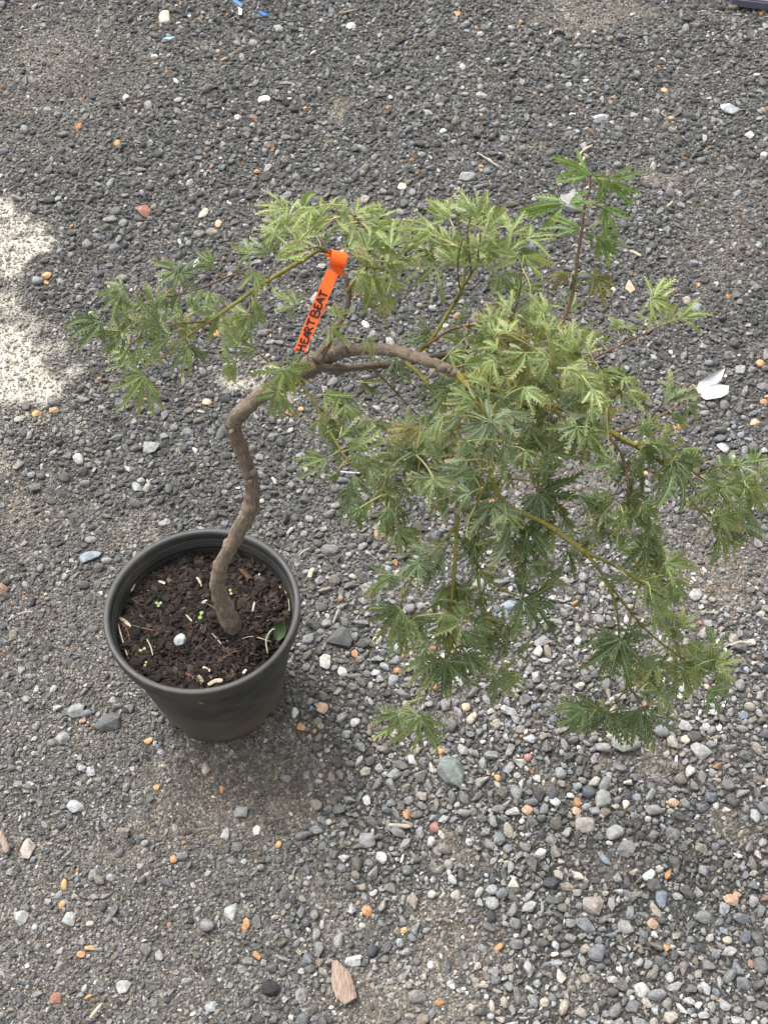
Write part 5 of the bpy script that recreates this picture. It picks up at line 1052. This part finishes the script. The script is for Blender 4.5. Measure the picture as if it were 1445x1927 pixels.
# on the potting soil
for (px, py, w, h, ck, rnd, lab_) in ((247, 1100, 21, 25, 'wh', .3, 'mossy white stone on the soil at the left of the pot'), (343, 1208, 29, 23, 'bu', .4, 'silvery pale stone on the soil in front of the trunk'), (388, 1137, 16, 10, 'bu', .4, 'small bluish stone on the soil beside the trunk foot'), (356, 1120, 14, 12, 'bk', .4, 'black pebble on the soil left of the trunk'), (526, 1105, 7, 7, 'ye', .9, 'tiny yellow fertiliser bead at the right side of the soil')):
    p = soil_pt(px, py, 0); s = proj(p)[2] / FPX; r_ = np.random.default_rng(px); v, f = stone_shape(r_, ICO3, 9, rnd, .05); v = v / np.abs(v).max(0) * np.array([w * s / 2, h * s / 2 / .85, min(w, h) * s * .36])
    o = mesh_obj('stone', v, f, stone_mats[ck], loc=p + Vector((0, 0, min(w, h) * s * .16))); tag(o, lab_, 'stone', 'stones lying on the potting soil')
SP = soil_pt
for pts, wpx, m, nm, lab_ in (
    ([(225, 1160), (236, 1170), (247, 1182)], 9, M_straw, 'wood_splinter', 'white wood splinter at the left edge of the soil'),
    ([(222, 1170), (230, 1200), (242, 1239)], 3.5, M_straw, 'straw', 'long white straw along the left wall inside the pot'),
    ([(249, 1178), (285, 1188), (325, 1194)], 2.5, M_dry, 'straw', 'long thin reddish stem crossing the left of the soil'),
    ([(277, 1204), (285, 1220), (289, 1236)], 3, M_straw, 'straw', 'short upright straw in the lower left of the soil'),
    ([(370, 1088), (376, 1096), (380, 1106)], 6, M_straw, 'wood_splinter', 'cream wood splinter left of the trunk'),
    ([(299, 1097), (306, 1100), (313, 1104)], 7, M_straw, 'wood_splinter', 'stubby cream splinter in the upper left of the soil'),
    ([(482, 1094), (485, 1085), (488, 1075)], 5, M_plastic, 'wood_splinter', 'bright white splinter upper right on the soil'),
    ([(477, 1157), (479, 1147), (480, 1136)], 5, M_straw, 'wood_splinter', 'cream splinter right of the trunk foot'),
    ([(392, 1290), (405, 1283), (420, 1282)], 11, M_straw, 'wood_chip', 'pale wood chip at the front edge of the soil'),
    ([(383, 1257), (390, 1263), (397, 1268)], 8, M_straw, 'wood_splinter', 'cream splinter just behind the front rim'),
    ([(458, 1268), (461, 1264), (464, 1260)], 7, M_plastic, 'wood_splinter', 'small white chip at the front right of the soil'),
    ([(374, 1276), (379, 1281), (382, 1286)], 9, M_straw, 'wood_splinter', 'stubby pale splinter left of the front chip'),
    ([(352, 1162), (361, 1172), (363, 1174)], 4, M_straw, 'straw', 'bent tan straw in the middle of the soil'),
    ([(448, 1204), (475, 1200), (510, 1206)], 2.5, M_straw, 'straw', 'thin straw right in front of the trunk foot'),
    ([(391, 1142), (405, 1150), (420, 1160)], 2.5, M_dry, 'straw', 'dark thin twig touching the trunk foot'),
    ([(400, 1195), (410, 1205), (421, 1218)], 2.5, M_straw, 'straw', 'greyish thin twig below the trunk foot'),
    ([(536, 1112), (543, 1128), (545, 1155)], 2, M_straw, 'straw', 'pale root fibre along the right inner wall')):
    tag(sliver(nm, pts, wpx * S_ * .8, min(.0016, wpx * S_ * .35), m, .07, .0035, SP, int(pts[0][0])), lab_, nm.replace('_', ' '), 'wood bits and straws on the potting soil')
def sprig(pts, lab_, n=4, ln=.0062):
    P_ = [soil_pt(a, b_, .005) for a, b_ in pts]; c0 = P_[0].copy(); pr = catmull([tuple(p - c0) for p in P_], 8); mb = MB(); v, f, uv = tube(pr, np.linspace(.0009, .0005, len(pr)), 5); mb.add(v, f, uv)
    for i in range(2, len(pr) - 1, max(1, len(pr) // n)):
        tg = pr[i + 1] - pr[i - 1]; tg /= np.linalg.norm(tg); sd_ = np.cross(tg, (0, 0, 1))
        for sg in (1, -1):
            q = np.array([pr[i], pr[i] + (tg * .8 + sd_ * sg * .6) * ln * .5 + (0, 0, .001), pr[i] + (tg * .95 + sd_ * sg * .8) * ln]); v, f, uv = tube(q, [.0006, .0006, .0003], 4); mb.add(v, f, uv)
    o = mb.build('dry_sprig', M_dry); o.location = c0; tag(o, lab_, 'dry sprig', 'dry conifer sprigs on the potting soil')
sprig([(231, 1175), (242, 1192), (248, 1222)], 'dry brown conifer sprig by the left wall of the pot')
sprig([(410, 1250), (425, 1240), (447, 1228)], 'dry reddish conifer sprig in the lower right of the soil')
sprig([(352, 1274), (368, 1282), (382, 1290)], 'dry conifer sprig against the front rim')
sprig([(437, 1262), (440, 1272), (443, 1284)], 'short dry sprig beside the front right rim', 4)
sprig([(450, 1073), (462, 1080), (470, 1090)], 'feathery dry sprig behind the trunk', 6)
def seedling(px, py, offs, lab_, sc=1.0):
    p = soil_pt(px, py, .001); mb = MB(); pr = np.array([(0, 0, -.002), (.0005, 0, .004), (.001, .0005, .008 * sc)]); v, f, uv = tube(pr, [.0006, .0005, .0004], 5); mb.add(v, f, uv); tp = pr[-1]
    for a in offs:
        a = rad(a); d = np.array([math.cos(a), math.sin(a), .15]); sd_ = np.array([-math.sin(a), math.cos(a), 0]); L = .0048 * sc; pts_ = [tp]
        for u_, w in ((.3, .28), (.65, .42), (.9, .3), (1, 0), (.9, -.3), (.65, -.42), (.3, -.28)): pts_.append(tp + d * L * u_ + sd_ * L * w + np.array([0, 0, -.0004 * u_]))
        mb.add(pts_, [tuple(range(len(pts_)))])
    o = mb.build('weed_seedling', M_seed); o.location = p; tag(o, lab_, 'seedling', 'tiny weed seedlings in the pot')
seedling(379, 1170, (70, 260), 'bright green two-leaved seedling in the middle of the soil', 1.25)
seedling(300, 1147, (20, 150, 270), 'yellow-green seedling in the left half of the soil')
seedling(270, 1232, (40, 190), 'pale seedling at the lower left of the soil')
seedling(275, 1256, (80, 250), 'single tiny green seedling by the lower left rim', .8)
seedling(434, 1122, (100, 290), 'small green seedling touching the right side of the trunk')
seedling(421, 1022, (60, 200), 'green seedling at the back wall behind the trunk')
# wilted leaf by the right wall
p = soil_pt(531, 1192, .012); V = []; Fc = []
for i in range(7):
    u_ = i / 6; w = .008 * math.sin(math.pi * (u_ * .9 + .08)) ** .7
    for k_, sg in enumerate((-1, 0, 1)): V.append((sg * w, (u_ - .5) * .026, .004 * (abs(sg)) + .010 * u_ * u_))
for i in range(6):
    for k_ in range(2): a = i * 3 + k_; Fc.append((a, a + 1, a + 4, a + 3))
o = mesh_obj('wilted_leaf', V, Fc, M_oldleaf, loc=p); o.rotation_euler = (.5, .1, -.55); tag(o, 'dark green fallen leaf against the right inner wall of the pot', 'leaf')
sv = sliver('weed_plant', [(504, 1230), (502, 1210), (512, 1193), (525, 1188), (536, 1180)], 3 * S_, .0016, simple('weed_stem_green', (.30, .36, .22), .5, .2, 100, 0), .05, .012, SP, 3); tag(sv, 'thin grey-green bent weed stem beside the fallen leaf in the pot', 'weed')
# weed by the pot foot
